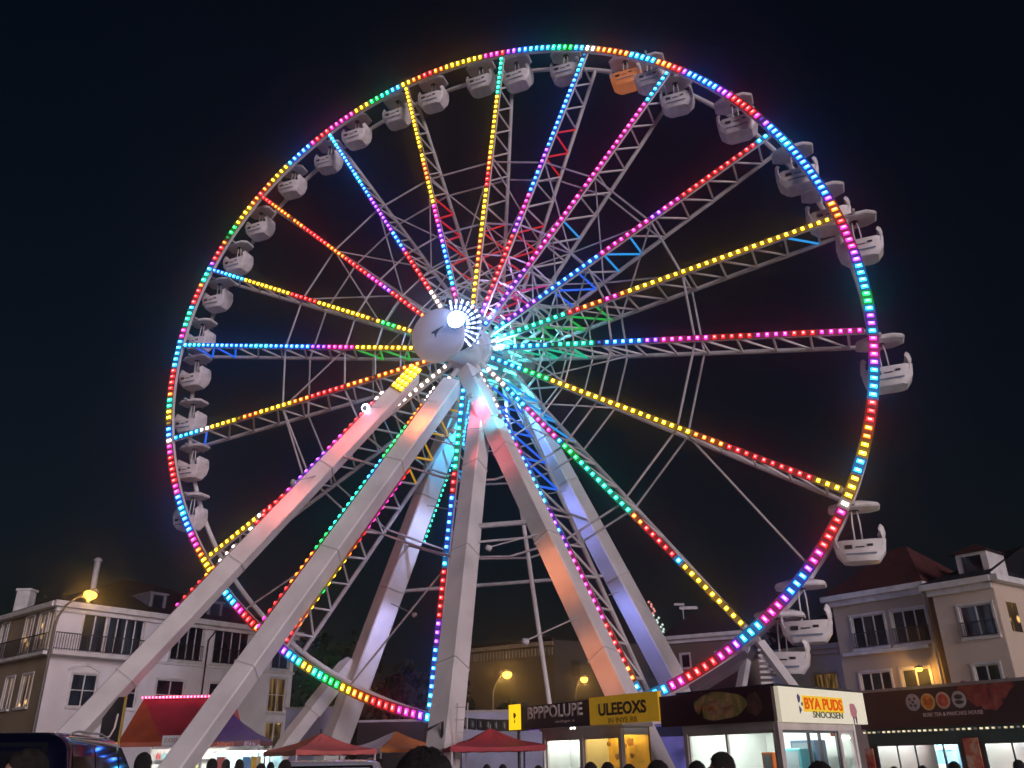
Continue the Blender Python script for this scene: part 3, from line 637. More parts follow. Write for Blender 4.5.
G_LIST = [  # photo point of the basket, label
 ((397, 121), 'white gondola left of the top of the solid yellow spoke'), ((433, 104), 'white gondola just right of the top of the solid yellow spoke'),
 ((481, 88), 'white gondola left of the teal tip of the near-vertical spoke'), ((517, 83), 'white gondola right of the teal tip of the near-vertical spoke'),
 ((567, 76), 'white gondola behind the blue tip of the topmost spoke'), ((627, 83), 'orange lit gondola under the orange and cyan lights at the top of the rim'),
 ((651, 84), 'white gondola half hidden at the head of the magenta spoke'), ((678, 106), 'white gondola right of the head of the magenta spoke'),
 ((738, 131), 'white gondola under the red lights left of the red spoke end'),
 ((798, 183), 'white gondola inside the blue upper right rim lights'), ((829, 224), 'white gondola partly hidden by the end of the yellow right-hand spoke'),
 ((861, 254), 'white gondola straddling the rim just below the yellow spoke end'), ((888, 381), 'white gondola outside the rim beside its cyan and red lights'),
 ((862, 553), 'large white gondola with dark decals above the dark red roof'), ((808, 633), 'white gondola hanging in front of the low lavender house'), ((787, 664), 'white gondola hanging lowest, behind the sloping white strut'),
 ((356, 141), 'pinkish lit gondola right of the blue spoke tip'), ((329, 166), 'white gondola left of the blue spoke'), ((292, 191), 'pink lit gondola above the red spoke end'),
 ((259, 233), 'white gondola below the red spoke end'), ((237, 268), 'white gondola overlapping the blue tip of the yellow left spoke'), ((217, 305), 'white gondola below the blue tip of the yellow left spoke'),
 ((200, 346), 'white gondola overlapping the outer end of the blue level spoke'), ((194, 383), 'white gondola below the outer end of the blue level spoke'), ((190, 428), 'white gondola overlapping the outer end of the orange level spoke'),
 ((191, 474), 'white gondola below the outer end of the orange level spoke'), ((190, 524), 'white gondola beside the blue lights at the lower left rim')]
GEOM = 'gondolas hanging round the ferris wheel rim'
for i, (p, lab) in enumerate(G_LIST):
    off = -.62 * DEP
    s = .86 if p[0] < 345 else .90 if p[0] < 720 and p[1] < 200 else 1.0
    c = wheel_at(*p, off) + V((0, 0, 1.98 * s))
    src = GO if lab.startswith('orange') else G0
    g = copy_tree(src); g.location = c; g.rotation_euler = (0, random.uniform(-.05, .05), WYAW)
    g.name = 'gondola'; tag(g, lab, 'gondola', GEOM)
    g.scale = (s, s, s)
def wipe(o):
    for k in kids(o): wipe(k)
    bpy.data.objects.remove(o)
for src in (G0, GO): wipe(src)

# ================================================================== LEFT BUILDING
HL = at(50, 650, 52.0)
PLF = Plane((HL.x, HL.y), 36); PLS = Plane((HL.x, HL.y), -50)
LB = thing('corner_building', 'pale lavender three storey corner house with a dark hipped roof and long balcony', 'building', (HL.x, HL.y, 0))
LBH = PLF.hit(60, 607)[1]; LBL = PLF.hit(292, 680)[0]; LSL = 24.0
def rect(pl, x0, y0, x1, y1):
    a = pl.hit(x0, y0); b = pl.hit(x1, y1); c = pl.hit((x0 + x1) / 2, (y0 + y1) / 2)
    return [min(a[0], b[0]), min(a[1], b[1]), max(a[0], b[0]), max(a[1], b[1])]
zf = PLF.hit(60, 652)[1]
W_up = []
row_z0, row_z1 = zf + .12, zf + 2.45
def urange(pl, xa, xb, y): return pl.hit(xa, y)[0], pl.hit(xb, y)[0]
fronts = []
for xa, xb, y in ((80, 104, 640), (106, 142, 640)): u0, u1 = urange(PLF, xa, xb, y); fronts.append((u0, row_z0, u1, row_z1, 'dim'))
for xa, xb, y in ((171, 202, 648), (213, 248, 650)): u0, u1 = urange(PLF, xa, xb, y); fronts.append((u0, row_z0, u1, row_z1, ''))
lowz = (zf - 3.05, zf - 1.15)
for xa, xb, y in ((70, 96, 690), (119, 137, 690), (156, 184, 690), (209, 228, 690)): u0, u1 = urange(PLF, xa, xb, y); fronts.append((u0, lowz[0], u1, lowz[1], 'dim' if xa == 70 else ''))
u0, u1 = urange(PLF, 268, 285, 700); fronts += [(u0, zf - 2.9, u1, zf - .5, 'lit')]; fronts += [(u0, .9, u1, zf - 3.6, 'lit')]; fronts.append((u0, row_z0, u1, row_z1, ''))
m = MB(); wall_holes(m, PLF, 0, LBL, 0, LBH, fronts); m.build('wall', PLASTER, LB)
for h in fronts:
    big = h[2] - h[0] > 2.2
    window(LB, PLF, h, cols=4 if big else 2, rows=1 if h[1] == row_z0 else 2, pane={'lit': PANE_LIT, 'dim': PANE_DIM}.get(h[4], PANE), rail=(h[1] == row_z0 and h[0] > PLF.hit(160, 648)[0]))
sides = []
for xa, xb in ((1, 6), (24, 30), (37, 43), (46, 51)): u0, u1 = sorted(urange(PLS, xa, xb, 640)); sides.append((u0, row_z0 + .1, u1 + .25, row_z1, 'lit2'))
for xa, xb in ((5, 12), (21, 30)): u0, u1 = sorted(urange(PLS, xa, xb, 692)); sides.append((u0, lowz[0], u1 + .2, lowz[1], 'lit2'))
m = MB(); wall_holes(m, PLS, 0, LSL, 0, LBH, sides); m.build('side_wall', PLASTER_SHADE, LB)
for h in sides: window(LB, PLS, h, cols=2, rows=1, pane=PANE_LIT if h[0] < 6 else PANE)
# back faces, cornice, roof, floor band, pilaster
def corner(pl1, u, pl2, w_, z): return PLF.o + PLF.u * u + PLS.u * w_ + V((0, 0, z))
m = MB(); m.poly([corner(0, LBL, 0, 0, 0), corner(0, LBL, 0, LSL, 0), corner(0, LBL, 0, LSL, LBH), corner(0, LBL, 0, 0, LBH)]); m.poly([corner(0, 0, 0, LSL, 0), corner(0, LBL, 0, LSL, 0), corner(0, LBL, 0, LSL, LBH), corner(0, 0, 0, LSL, LBH)]); m.build('back_wall', PLASTER, LB)
m = MB(); PLF.slab(m, -.45, LBL + .4, LBH, LBH + .34, -.2, .5); PLF.slab(m, -.2, LBL + .2, LBH - .26, LBH - .003, .004, .22); PLS.slab(m, -.2, LSL, LBH + .002, LBH + .30, -.2, .5); m.build('cornice', WHITEP, LB)
m = MB(); e = .5; zb = LBH + .345
q = [corner(0, -e, 0, -e, zb), corner(0, LBL + e, 0, -e, zb), corner(0, LBL + e, 0, LSL, zb), corner(0, -e, 0, LSL, zb)]
r1, r2 = corner(0, 8, 0, 8.5, zb + 3.7), corner(0, LBL - 8, 0, 8.5, zb + 3.7)
i = m.add(q + [r1, r2]); m.face((i, i + 1, i + 5, i + 4)); m.face((i + 1, i + 2, i + 5)); m.face((i + 2, i + 3, i + 4, i + 5)); m.face((i + 3, i, i + 4)); ROOF = m.build('roof', SLATE, LB)
for px, py in ((158, 601), (216, 610)):        # small dormers
    u, z = PLF.hit(px, py); u += .6; d0 = 2.6; zc = zb + .35
    m = MB(); c0 = PLF.pt(u, zc, -1.0)
    m.obox(c0 - PLF.u * .62, PLF.u * 1.24, V((0, 0, 1.15)), -PLF.n * 2.6); m.obox(c0 - PLF.u * .72 + V((0, 0, 1.152)) + PLF.n * .1, PLF.u * 1.44, V((0, 0, .1)), -PLF.n * 2.7); dm = m.build('dormer', mat('grey_dormer', (.20, .20, .25), .6), ROOF)
    m = MB(); m.obox(c0 - PLF.u * .38 + V((0, 0, .22)) + PLF.n * .004, PLF.u * .76, V((0, 0, .85)), PLF.n * .03); m.build('dormer_window', PANE, ROOF)
c = at(24, 606, 64); m = MB(); m.box((c.x, c.y, c.z - .2), 1.0, .9, 2.6); m.box((c.x, c.y, c.z + 1.15), 1.16, 1.06, .16); m.build('chimney', WHITEP, ROOF)
c = at(95, 577, 62); m = MB(); m.lathe([(.22, -1.3), (.22, 1.1), (.30, 1.12), (.30, 1.3), (.12, 1.45)], 12, c); m.build('flue', STEEL2, ROOF, smooth=True)
# balcony along the upper floor
bu1 = PLF.hit(142, 645)[0] + .5
m = MB(); PLF.slab(m, -.3, bu1, zf - .24, zf, .003, 1.0); PLS.slab(m, -.3, 9, zf - .22, zf - .02, .003, .5); BAL = m.build('balcony', WHITEP, LB)
m = MB(); PLF.slab(m, -.3, bu1, zf + .98, zf + 1.04, .93, .99); PLF.slab(m, -.3, bu1, zf + .08, zf + .12, .94, .98)
k = int((bu1 + .3) / .16)
for i in range(k + 1): x = -.29 + (bu1 + .27) * i / k; PLF.slab(m, x - .014, x + .014, zf + .002, zf + .975, .945, .975)
PLS.slab(m, -.3, 9, zf + .98, zf + 1.04, .42, .48)
for i in range(50): x = -.2 + 9.1 * i / 49; PLS.slab(m, x - .014, x + .014, zf - .01, zf + .975, .435, .465)
m.build('railing', BLACKM, BAL)
m = MB(); PLF.slab(m, bu1 + .02, LBL + .1, zf - .2, zf - .02, .003, .10); m.build('floor_band', WHITEP, LB)
m = MB(); x = PLF.hit(205, 660)[0]; m.tube([PLF.pt(x + .5, LBH - .3, .15), PLF.pt(x, LBH - 1.0, .12), PLF.pt(x, .3, .12)], .06, 6); m.build('downpipe', BLACKM, LB)
x0, x1 = urange(PLF, 68, 100, 670); m = MB(); zz = PLF.hit(84, 672)[1]
for i in range(7):
    a0, a1 = i / 7, (i + 1) / 7
    f = lambda t: (x0 + (x1 - x0) * t, zz + .35 * math.sin(PI * t))
    p0, p1 = f(a0), f(a1); m.obox(PLF.pt(p0[0], p0[1], .003), PLF.pt(p1[0], p1[1], .003) - PLF.pt(p0[0], p0[1], .003), V((0, 0, .16)), PLF.n * .10)
m.build('arch_moulding', WHITEP, LB)

# ================================================================== RIGHT HOUSES
HR0 = at(829, 640, 50.0); PR = Plane((HR0.x, HR0.y), 140)
def house(name, label, pl, u0, u1, ztop, holes, wallm, roofm, depth, railed, ridge, lit=()):
    root = thing(name, label, 'house', pl.pt((u0 + u1) / 2, 0, 0))
    m = MB(); wall_holes(m, pl, u0, u1, 0, ztop, holes)
    m.poly([pl.pt(u0, 0, 0), pl.pt(u0, 0, -depth), pl.pt(u0, ztop, -depth), pl.pt(u0, ztop, 0)]); m.poly([pl.pt(u1, 0, 0), pl.pt(u1, 0, -depth), pl.pt(u1, ztop, -depth), pl.pt(u1, ztop, 0)]); m.poly([pl.pt(u0, 0, -depth), pl.pt(u1, 0, -depth), pl.pt(u1, ztop, -depth), pl.pt(u0, ztop, -depth)])
    m.build('wall', wallm, root)
    for i, h in enumerate(holes): window(root, pl, h, cols=h[5] if len(h) > 5 else 2, rows=1, pane={'lit': PANE_LIT, 'dim': PANE_DIM}.get(h[4], PANE), rail=i in railed)
    m = MB(); o_ = .45; pl.slab(m, u0 - o_, u1 + o_ * .2, ztop, ztop + .30, -.3, o_); pl.slab(m, u0 - .2, u1, ztop - .3, ztop - .003, .004, .2); pl.slab(m, u0 - o_, u0 - .004, ztop, ztop + .3, -depth, -.3)
    m.build('cornice', WHITEP, root)
    m = MB(); zb = ztop + .305; q = [pl.pt(u0 - o_, zb, o_), pl.pt(u1 + o_ * .2, zb, o_), pl.pt(u1 + o_ * .2, zb, -depth), pl.pt(u0 - o_, zb, -depth)]; a, b = ridge
    i = m.add(q + [pl.pt(a, zb + ROOFH[name], -depth * .5), pl.pt(b, zb + ROOFH[name], -depth * .5)])
    m.face((i, i + 1, i + 5, i + 4)); m.face((i + 1, i + 2, i + 5)); m.face((i + 2, i + 3, i + 4, i + 5)); m.face((i + 3, i, i + 4)); rf = m.build('roof', roofm, root)
    return root, rf
ROOFH = {'taupe_house': 3.3, 'pink_house': 2.4, 'low_house': 2.6, 'grey_house': 3.2}
z1 = PR.hit(829, 601)[1]
def hr(pl, x0, y0, x1, y1, tagv='', cols=2):
    um = (x0 + x1) / 2; z_hi = pl.hit(um, y0)[1]; z_lo = pl.hit(um, y1)[1]; return (pl.hit(x0, (y0 + y1) / 2)[0], z_lo, pl.hit(x1, (y0 + y1) / 2)[0], z_hi, tagv, cols)
uA0, uA1 = PR.hit(838, 640)[0], PR.hit(937, 640)[0]
zt = PR.hit(829, 603)[1]
hs = [hr(PR, 853, 613, 886, 648, '', 3), hr(PR, 893, 606, 928, 643, '', 3), hr(PR, 861, 669, 892, 694, '', 3), hr(PR, 902, 664, 931, 690, '', 2)]
h0, h1 = min(h[1] for h in hs[:2]), max(h[3] for h in hs[:2]); g0, g1 = min(h[1] for h in hs[2:]), max(h[3] for h in hs[2:]) - .2
hs = [(h[0], h0, h[2], h1 - .15, h[4], h[5]) for h in hs[:2]] + [(h[0], g0, h[2], g1, h[4], h[5]) for h in hs[2:]]
TH, rf = house('taupe_house', 'taupe rendered house with dark red hipped roof and two barred balcony windows', PR, uA0, uA1, zt, hs, TAUPE, REDTILE, 11, (0, 1), ((uA0 + uA1) / 2 - 1.0, (uA0 + uA1) / 2 - .3))
m = MB(); PR.slab(m, uA0 + .3, uA1 - .4, h0 - .34, h0 - .16, .003, .30); m.build('ledge', WHITEP, TH)
PR2 = Plane(PR.pt(uA1 + .5, 0, .55), 140)
uB1 = PR2.hit(1006, 640)[0]
hs2 = [hr(PR2, 961, 604, 995, 637, 'dim', 2), hr(PR2, 975, 664, 1001, 684, 'dim', 2)]
zt2 = PR2.hit(938, 590)[1]
PH, rf = house('pink_house', 'pinkish rendered house with white framed dormer on a dark roof', PR2, 0, uB1, zt2, hs2, PINKR, SLATE, 12, (0,), (3, uB1 - 3))
PS2 = Plane(PR2.pt(uB1, 0, 0.0), 54)
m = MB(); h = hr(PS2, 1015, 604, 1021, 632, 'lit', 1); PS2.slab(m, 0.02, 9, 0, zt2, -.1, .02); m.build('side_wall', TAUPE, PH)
m = MB(); PS2.slab(m, .9, 1.9, h[1], h[3], .025, .06); m.build('side_window', PANE_LIT, PH)
m = MB(); PS2.slab(m, -.4, 9, zt2, zt2 + .3, -.2, .5); m.build('cornice', WHITEP, PH)
# dormer
u, z = PR2.hit(970, 580); c0 = PR2.pt(u, zt2 + .40, -.8); m = MB(); m.obox(c0 - PR2.u * .78, PR2.u * 1.56, V((0, 0, 1.35)), -PR2.n * 2.2); DM = m.build('dormer', WHITEP, PH)
m = MB(); m.obox(c0 - PR2.u * .48 + V((0, 0, .2)) + PR2.n * .004, PR2.u * .96, V((0, 0, .98)), PR2.n * .03); m.build('pane', PANE, DM)
m = MB(); a = c0 + V((0, 0, 1.355)); q = [a - PR2.u * 1.0 + PR2.n * .25, a + PR2.u * 1.0 + PR2.n * .25, a + PR2.u * 1.0 - PR2.n * 2.3, a - PR2.u * 1.0 - PR2.n * 2.3, a + V((0, 0, .6)) - PR2.n * .9]; i = m.add(q)
for f in ((0, 1, 4), (1, 2, 4), (2, 3, 4), (3, 0, 4), (3, 2, 1, 0)): m.face([i + k for k in f])
m.build('dormer_roof', REDTILE, DM)
m = MB(); m.tube([PR.pt(uA1 - .15, zt - .1, .3), PR.pt(uA1 - .12, zt - .7, .14), PR.pt(uA1 - .12, .2, .14)], .08, 8); m.build('downpipe', STEEL2, TH)
# low lavender house between wheel and taupe house
c = at(850, 660, 56); PL3 = Plane((c.x, c.y), 140); uL0, uL1 = PL3.hit(770, 670)[0], PL3.hit(849, 670)[0]
hs3 = [hr(PL3, 813, 673, 838, 692, 'lit', 2)]
LH, rf = house('low_house', 'low lavender house with a lit window and black roof beside the taupe house', PL3, uL0, uL1, PL3.hit(820, 650)[1], hs3, PLASTER, SLATE, 9, (), (uL0 + 2, uL1 - 1))
# grey house behind the wheel's lower right rim
c = at(740, 670, 70); PL4 = Plane((c.x, c.y), 118); uG0, uG1 = PL4.hit(668, 665)[0], PL4.hit(745, 665)[0]
hs4 = [hr(PL4, 681, 654, 690, 668, '', 1), hr(PL4, 716, 652, 722, 664, '', 1)]
GH, rf = house('grey_house', 'dim grey house with a black roof and aerial behind the lower right rim', PL4, uG0, uG1, PL4.hit(700, 638)[1], hs4, GREYR, SLATE, 10, (), (uG0 + 2.5, uG1 - 2))
c = at(684, 622, 75); m = MB(); m.tube([c - V((0, 0, 2.2)), c + V((0, 0, 1.6))], .06, 5); m.box((c.x + .5, c.y, c.z + 1.2), 1.6, .1, .25); m.box((c.x - .3, c.y, c.z + 1.5), .9, .3, .2); m.build('aerial', STEEL2, GH)

# ================================================================== BACK BLOCK behind the wheel
c = at(554, 660, 92); PB = Plane((c.x, c.y), -58); PB2 = Plane((c.x, c.y), 66); zt = PB.hit(554, 640)[1]
BB = thing('depot_building', 'long dim ochre flat roofed building behind the wheel legs', 'building', (c.x, c.y, 0))
ub = PB.hit(470, 670)[0]; m = MB(); lo_, hi_ = min(0, ub), max(0, ub)
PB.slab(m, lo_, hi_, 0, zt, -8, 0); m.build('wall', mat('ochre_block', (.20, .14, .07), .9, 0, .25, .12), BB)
m = MB(); n_ = 26
for i in range(n_): x = lo_ + (hi_ - lo_) * (i + .2) / n_; PB.slab(m, x, x + (hi_ - lo_) / n_ * .5, zt - 1.5, zt - .7, .002, .14)
PB.slab(m, lo_, hi_ + .2, zt - .5, zt - .1, .002, .3); m.build('frieze', mat('ochre_trim', (.30, .24, .16), .9), BB)
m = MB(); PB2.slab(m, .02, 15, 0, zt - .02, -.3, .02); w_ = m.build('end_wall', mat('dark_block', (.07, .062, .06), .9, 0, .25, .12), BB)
for i in range(4):
    for j in range(2):
        m = MB(); PB2.slab(m, 2 + i * 3.2, 3 + i * 3.2, zt - 3.6 - j * 4, zt - 2 - j * 4, .022, .06); m.build('window', PANE, BB)
m = MB(); PB.slab(m, lo_ - .1, hi_ + .25, zt, zt + .25, -8, .4); m.build('parapet', SLATE, BB)

# ================================================================== STREET LAMPS
def lamp_glow(p, par, root, power):
    L = bpy.data.lights.new('lamp_light', 'POINT'); L.energy = 170 * power; L.color = (1, .50, .10); L.shadow_soft_size = .12
    o = bpy.data.objects.new('lamp_light', L); COL.objects.link(o); o.parent = par; o.location = V(p) - root.location
def street_lamp(label, head, depth, reach=2.2, pole=True, side=-1, power=1.0):
    c = at(*head, depth); root = thing('street_lamp', label, 'street lamp', (c.x + side * reach, c.y, 0), 0, 'lit street lamps')
    b = V((c.x + side * reach, c.y, 0)); m = MB()
    pts = [b, b + V((0, 0, c.z * .5)), b + V((0, 0, c.z - 1.6))]
    for t in (.2, .45, .7, .9, 1): pts.append(b + V((-side * reach * (1 - math.cos(t * PI / 2)) * .98, 0, c.z - 1.6 + 1.6 * math.sin(t * PI / 2))))
    m.tube(pts, [.11, .09, .08, .07, .06, .055, .05, .05], 8); m.build('pole', mat('lamp_pole', (.10, .09, .08), .5), root, smooth=True)
    m = MB(); d = V((-side, 0, .10)).normalized(); m.lathe([(.05, -.35), (.14, -.25), (.22, .0), (.20, .25), (.08, .36)], 12, c + V((0, 0, .07)), d); h = m.build('lamp_head', mat('lamp_head_grey', (.25, .24, .22), .5), root, smooth=True)
    m = MB(); m.lathe([(.0, -.27), (.20, -.22), (.32, -.08), (.33, 0), (.0, .0)], 14, c + V((0, -.04, -.02)), V((0, .45, 1)).normalized()); m.build('lens', SODIUM, h, smooth=True)
    lamp_glow(c - V((0, .05, .32)), h, root, power)
    return root
street_lamp('street lamp with curved arm in front of the corner house', (91, 594), 44, 1.55)
street_lamp('slim street lamp in front of the long ochre building', (507, 674), 60, -1.0, side=1, power=1.6)
street_lamp('distant street lamp beside the brick end of the ochre building', (584, 679), 75, .8, power=1.2)
c = at(923, 668, 39.0); WL = PR.pt(PR.hit(923, 668)[0], PR.hit(923, 668)[1], .45)
root = thing('wall_lamp', 'glowing amber lamp on the taupe house wall', 'lamp', WL); m = MB(); m.tube([WL - PR.n * .44, WL + V((0, 0, .12))], .03, 6); m.lathe([(.05, .10), (.20, .06), (.22, .0), (.2, -.02)], 12, WL); m.build('bracket', BLACKM, root)
m = MB(); m.lathe([(.0, -.18), (.12, -.15), (.17, -.05), (.17, 0), (0, .002)], 12, WL - V((0, 0, .025))); m.build('lens', SODIUM, root, smooth=True); lamp_glow(WL + PR.n * .15 - V((0, 0, .22)), root, root, .55)

# ================================================================== TREES
def tree(label, base, h, rad, seed, n=1500):
    rng = random.Random(seed); root = thing('tree', label, 'tree', base); b = V(base); m = MB()
    m.tube([b, b + V((.1, 0, h * .35)), b + V((-.15, .1, h * .7))], [rad * .10, rad * .07, rad * .03], 7)
    for k in range(7):
        a = rng.uniform(0, 2 * PI); s = b + V((0, 0, h * rng.uniform(.3, .6))); m.tube([s, s + V((math.cos(a) * rad * .6, math.sin(a) * rad * .6, h * .2))], [rad * .04, rad * .012], 5)
    m.build('trunk', BARK, root); m = MB()
    cl = [(V((rng.gauss(0, .42) * rad, rng.gauss(0, .42) * rad, h * rng.uniform(.42, .95))), rng.uniform(.22, .42) * rad) for _ in range(20)]
    for i in range(n):
        c_, r_ = cl[rng.randrange(len(cl))]; d = V((rng.gauss(0, 1), rng.gauss(0, 1), rng.gauss(0, .8))).normalized() * r_ * rng.random() ** .4
        p = b + c_ + d; x = V((rng.gauss(0, 1), rng.gauss(0, 1), rng.gauss(0, 1))).normalized(); y = x.orthogonal().normalized(); s = rng.uniform(.16, .38)
        m.poly([p - x * s - y * s * .5, p + x * s - y * s * .6, p + x * s * .9 + y * s * .6, p - x * s * .7 + y * s * .5])
    m.build('crown', LEAF, root)
for px, top, dep_, rad, lab in ((318, 640, 74, 4.2, 'dark leafy tree behind the left support legs'), (352, 650, 78, 4.0, 'dark tree seen through the lower left rim'), (388, 655, 84, 4.2, 'dark tree between the rear and vertical legs'), (448, 672, 80, 2.6, 'small dark tree behind the vertical leg'), (497, 706, 70, 2.2, 'low dark bushy tree beside the slim street lamp'), (800, 622, 78, 3.6, 'dark tree above the low lavender house roof')):
    p = at(px, top, dep_); tree(lab, (p.x, p.y, 0), p.z, rad, px)

# lit mast far behind the wheel
c = at(655, 620, 110); root = thing('lit_mast', 'distant mast carrying coloured fairground bulbs behind the right rear leg', 'mast', (c.x, c.y, 0)); m = MB(); m.tube([V((c.x, c.y, 0)), at(650, 601, 110)], .16, 6); m.build('pole', BLACKM, root)
m = MB(); random.seed(3); pts = []
for i in range(16):
    f = i / 15; p = at(650 + 15 * f + random.uniform(-2.5, 2.5), 602 + 34 * f, 110 - .3); m.lathe([(.0, -.18), (.18, 0), (0, .18)], 6, p)
    m.use(emitter('mast_bulb', (.75, .95, .85), 1.2, False) if i > 4 else emitter('mast_bulb_red', (1, .35, .3), 1.3, False))
m.build('fairy_lights', None, root)

# ================================================================== KIOSK ROW
kc = at(775, 705, 19.0); PK = Plane((kc.x, kc.y), 146); PK2 = Plane((kc.x, kc.y), 46)
KT = PK.hit(775, 686)[1]; KB = PK.hit(775, 721)[1]
def para(mb, a0, a1, b0, b1, z0, z1):      # block on the kiosk's own skewed footprint: a along the left face, b along the right face
    mb.obox(PK.o + PK.u * a0 + PK2.u * b0 + V((0, 0, z0)), PK.u * (a1 - a0), PK2.u * (b1 - b0), V((0, 0, z1 - z0)))
def glaze(root, pl, u0, u1, z0, z1, divs, fm, out=-.06, fw=.055):
    m = MB(); pl.slab(m, u0, u1, z0, z0 + fw, out - .03, out + .03); pl.slab(m, u0, u1, z1 - fw, z1, out - .03, out + .03)
    for i, x in enumerate([u0] + divs + [u1]):
        a = x if i == 0 else (x - fw if i == len(divs) + 1 else x - fw / 2); pl.slab(m, a, a + fw, z0 + fw, z1 - fw, out - .03, out + .028)
    w_ = m.build('window', fm, root); m = MB(); m.poly([pl.pt(u0, z0, out), pl.pt(u1, z0, out), pl.pt(u1, z1, out), pl.pt(u0, z1, out)]); m.build('pane', GLASS, w_)
def print_mat(name, cols, scale=5, dist=0.6):    # a printed photograph of food or flowers, blurred patches of colour
    m = bpy.data.materials.new(name); m.use_nodes = True; n = m.node_tree.nodes; l = m.node_tree.links; b = n['Principled BSDF']; b.inputs['Roughness'].default_value = .45
    tc = n.new('ShaderNodeTexCoord'); nz = n.new('ShaderNodeTexNoise'); nz.inputs['Scale'].default_value = scale; nz.inputs['Detail'].default_value = 3; nz.inputs['Distortion'].default_value = dist
    l.new(tc.outputs['Object'], nz.inputs['Vector']); r = n.new('ShaderNodeValToRGB'); e = r.color_ramp.elements
    for i, c in enumerate(cols):
        p = .3 + .4 * i / (len(cols) - 1)
        q = e[i] if i < 2 else e.new(p); q.position = p; q.color = (*c, 1)
    l.new(nz.outputs['Fac'], r.inputs['Fac']); l.new(r.outputs['Color'], b.inputs['Base Color']); return m
KFR = mat('kiosk_frame', (.60, .53, .50), .5)
# --- corner kiosk (right)
aL = PK.hit(686, 745)[0]; bR = PK2.hit(858, 745)[0]
K1 = thing('corner_kiosk', 'white corner kiosk with lit windows, white sweets sign and dark food sign', 'kiosk', (kc.x, kc.y, 0))
m = MB(); para(m, aL, 0, .03, bR, 0, .12); m.build('floor', KFR, K1)
m = MB(); para(m, aL, 0, bR - .08, bR, .121, KB); m.build('back_wall', INTER, K1)
m = MB(); para(m, aL, aL + .08, .03, bR - .081, .121, KB); m.build('end_wall', INTER, K1)
m = MB(); para(m, aL, -.03, .04, bR, KB + .001, KB + .12); m.build('ceiling', INTER, K1)
m = MB(); para(m, aL - .1, .1, -.1, bR + .1, KT + .002, KT + .05); m.build('roof', SLATE, K1)
m = MB(); PK.slab(m, aL - .06, aL + .05, 0, KB, -.12, -.002); PK.slab(m, -.14, .0, 0, KB, -.13, -.003); PK2.slab(m, 0.02, .16, 0, KB - .02, -.12, -.002); PK2.slab(m, bR - .1, bR, 0, KB, -.12, -.002); x = PK2.hit(842, 745)[0]; PK2.slab(m, x - .05, x + .05, 0, KB, -.12, -.004)
PK.slab(m, aL + .051, -.141, KB - .17, KB - .001, -.11, -.004); PK2.slab(m, .161, bR - .101, KB - .17, KB - .001, -.11, -.006)
m.build('frame', KFR, K1)
m = MB(); PK.slab(m, aL + .051, -.141, .121, 1.0, -.10, -.02); PK2.slab(m, .161, bR - .101, .121, 1.0, -.10, -.022); m.build('counter_front', KFR, K1)
glaze(K1, PK, aL + .05, -.14, 1.0, KB - .17, [PK.hit(726, 745)[0]], KFR)
x1 = PK2.hit(842, 745)[0]; glaze(K1, PK2, .16, x1 - .05, 1.0, KB - .17, [PK2.hit(812, 745)[0], PK2.hit(823, 745)[0]], mat('dark_frame', (.06, .06, .07), .4))
glaze(K1, PK2, x1 + .05, bR - .1, 1.0, KB - .17, [], KFR)
m = MB()
for k in (.28, .68): para(m, aL + .4, -.4, bR * k, bR * k + .07, KB - .07, KB - .003)
m.build('ceiling_lamp', TUBE_L, K1)
m = MB(); para(m, aL + .1, -.35, bR - .5, bR - .1, .13, 1.15); m.build('counter', mat('counter_white', (.6, .62, .6), .4), K1)
# fascia boards
dz = KT - KB
m = MB(); PK.slab(m, PK.hit(663, 710)[0], .02, KB, KT, .0, .10); SB = m.build('sign_board', MAROON, K1)
a, z = PK.hit(722, 706); olive = print_mat('food_print', [(.03, .018, .012), (.26, .27, .05), (.48, .36, .12), (.75, .42, .22), (.60, .52, .3)], 2.2, .8)
def disc(mb, pl, u, z, ru, rz, o0, o1, n=24, wob=0, seed=1):
    r = random.Random(seed); ph = [r.uniform(0, 6) for _ in range(3)]
    pts = [pl.pt(u + ru * math.cos(t) * (1 + wob * math.sin(3 * t + ph[0])), z + rz * math.sin(t) * (1 + wob * math.sin(5 * t + ph[1])), o0) for t in [2 * PI * i / n for i in range(n)]]
    mb.prism(pts, pl.n * (o1 - o0))
m = MB(); disc(m, PK, a, z, .80, dz * .43, .101, .104, 28, .05); m.build('food_picture', olive, SB)
m = MB(); disc(m, PK, a - .02, z - .03, .42, dz * .24, .105, .107, 20, .10, 4); m.build('food_picture', print_mat('pastry_print', [(.22, .06, .03), (.48, .22, .10), (.62, .42, .22), (.30, .30, .08)], 6, 1), SB)
a2, z2 = PK.hit(706, 709); text_mesh('Fresh', mat('orange_ink', (.75, .24, .06), .5), PK.pt(a2 - .12, z2 - .05, .108), PK.u, PK.n, .55, .13, SB, slant=.3)
a2, z2 = PK.hit(757, 704); m = MB(); disc(m, PK, a2, z2, .22, dz * .34, .101, .103, 16, .12, 9); m.build('food_picture', print_mat('dark_print', [(.05, .02, .02), (.14, .06, .05), (.22, .12, .08)], 4), SB)
m = MB(); PK2.slab(m, -.0, PK2.hit(861, 712)[0], KB - .02, KT + .0, .002, .12); SW = m.build('sign_board', mat('cream_sign', (.80, .78, .62), .5, 0, .04, 1, emit=(1, .93, .66), estr=.34), K1)
def on2(x, y): return PK2.hit(x, y)
a0, za = on2(800, 711); a1, zb = on2(838, 713); zt_ = on2(819, 699)[1]; zl = on2(819, 710.5)[1]
m = MB(); PK2.slab(m, a0 - .06, a1 + .06, zl - .05, zt_ + .04, .121, .128); m.build('sign_glow', emitter('yellow_backlight', (1, .62, .05), .85), SW)
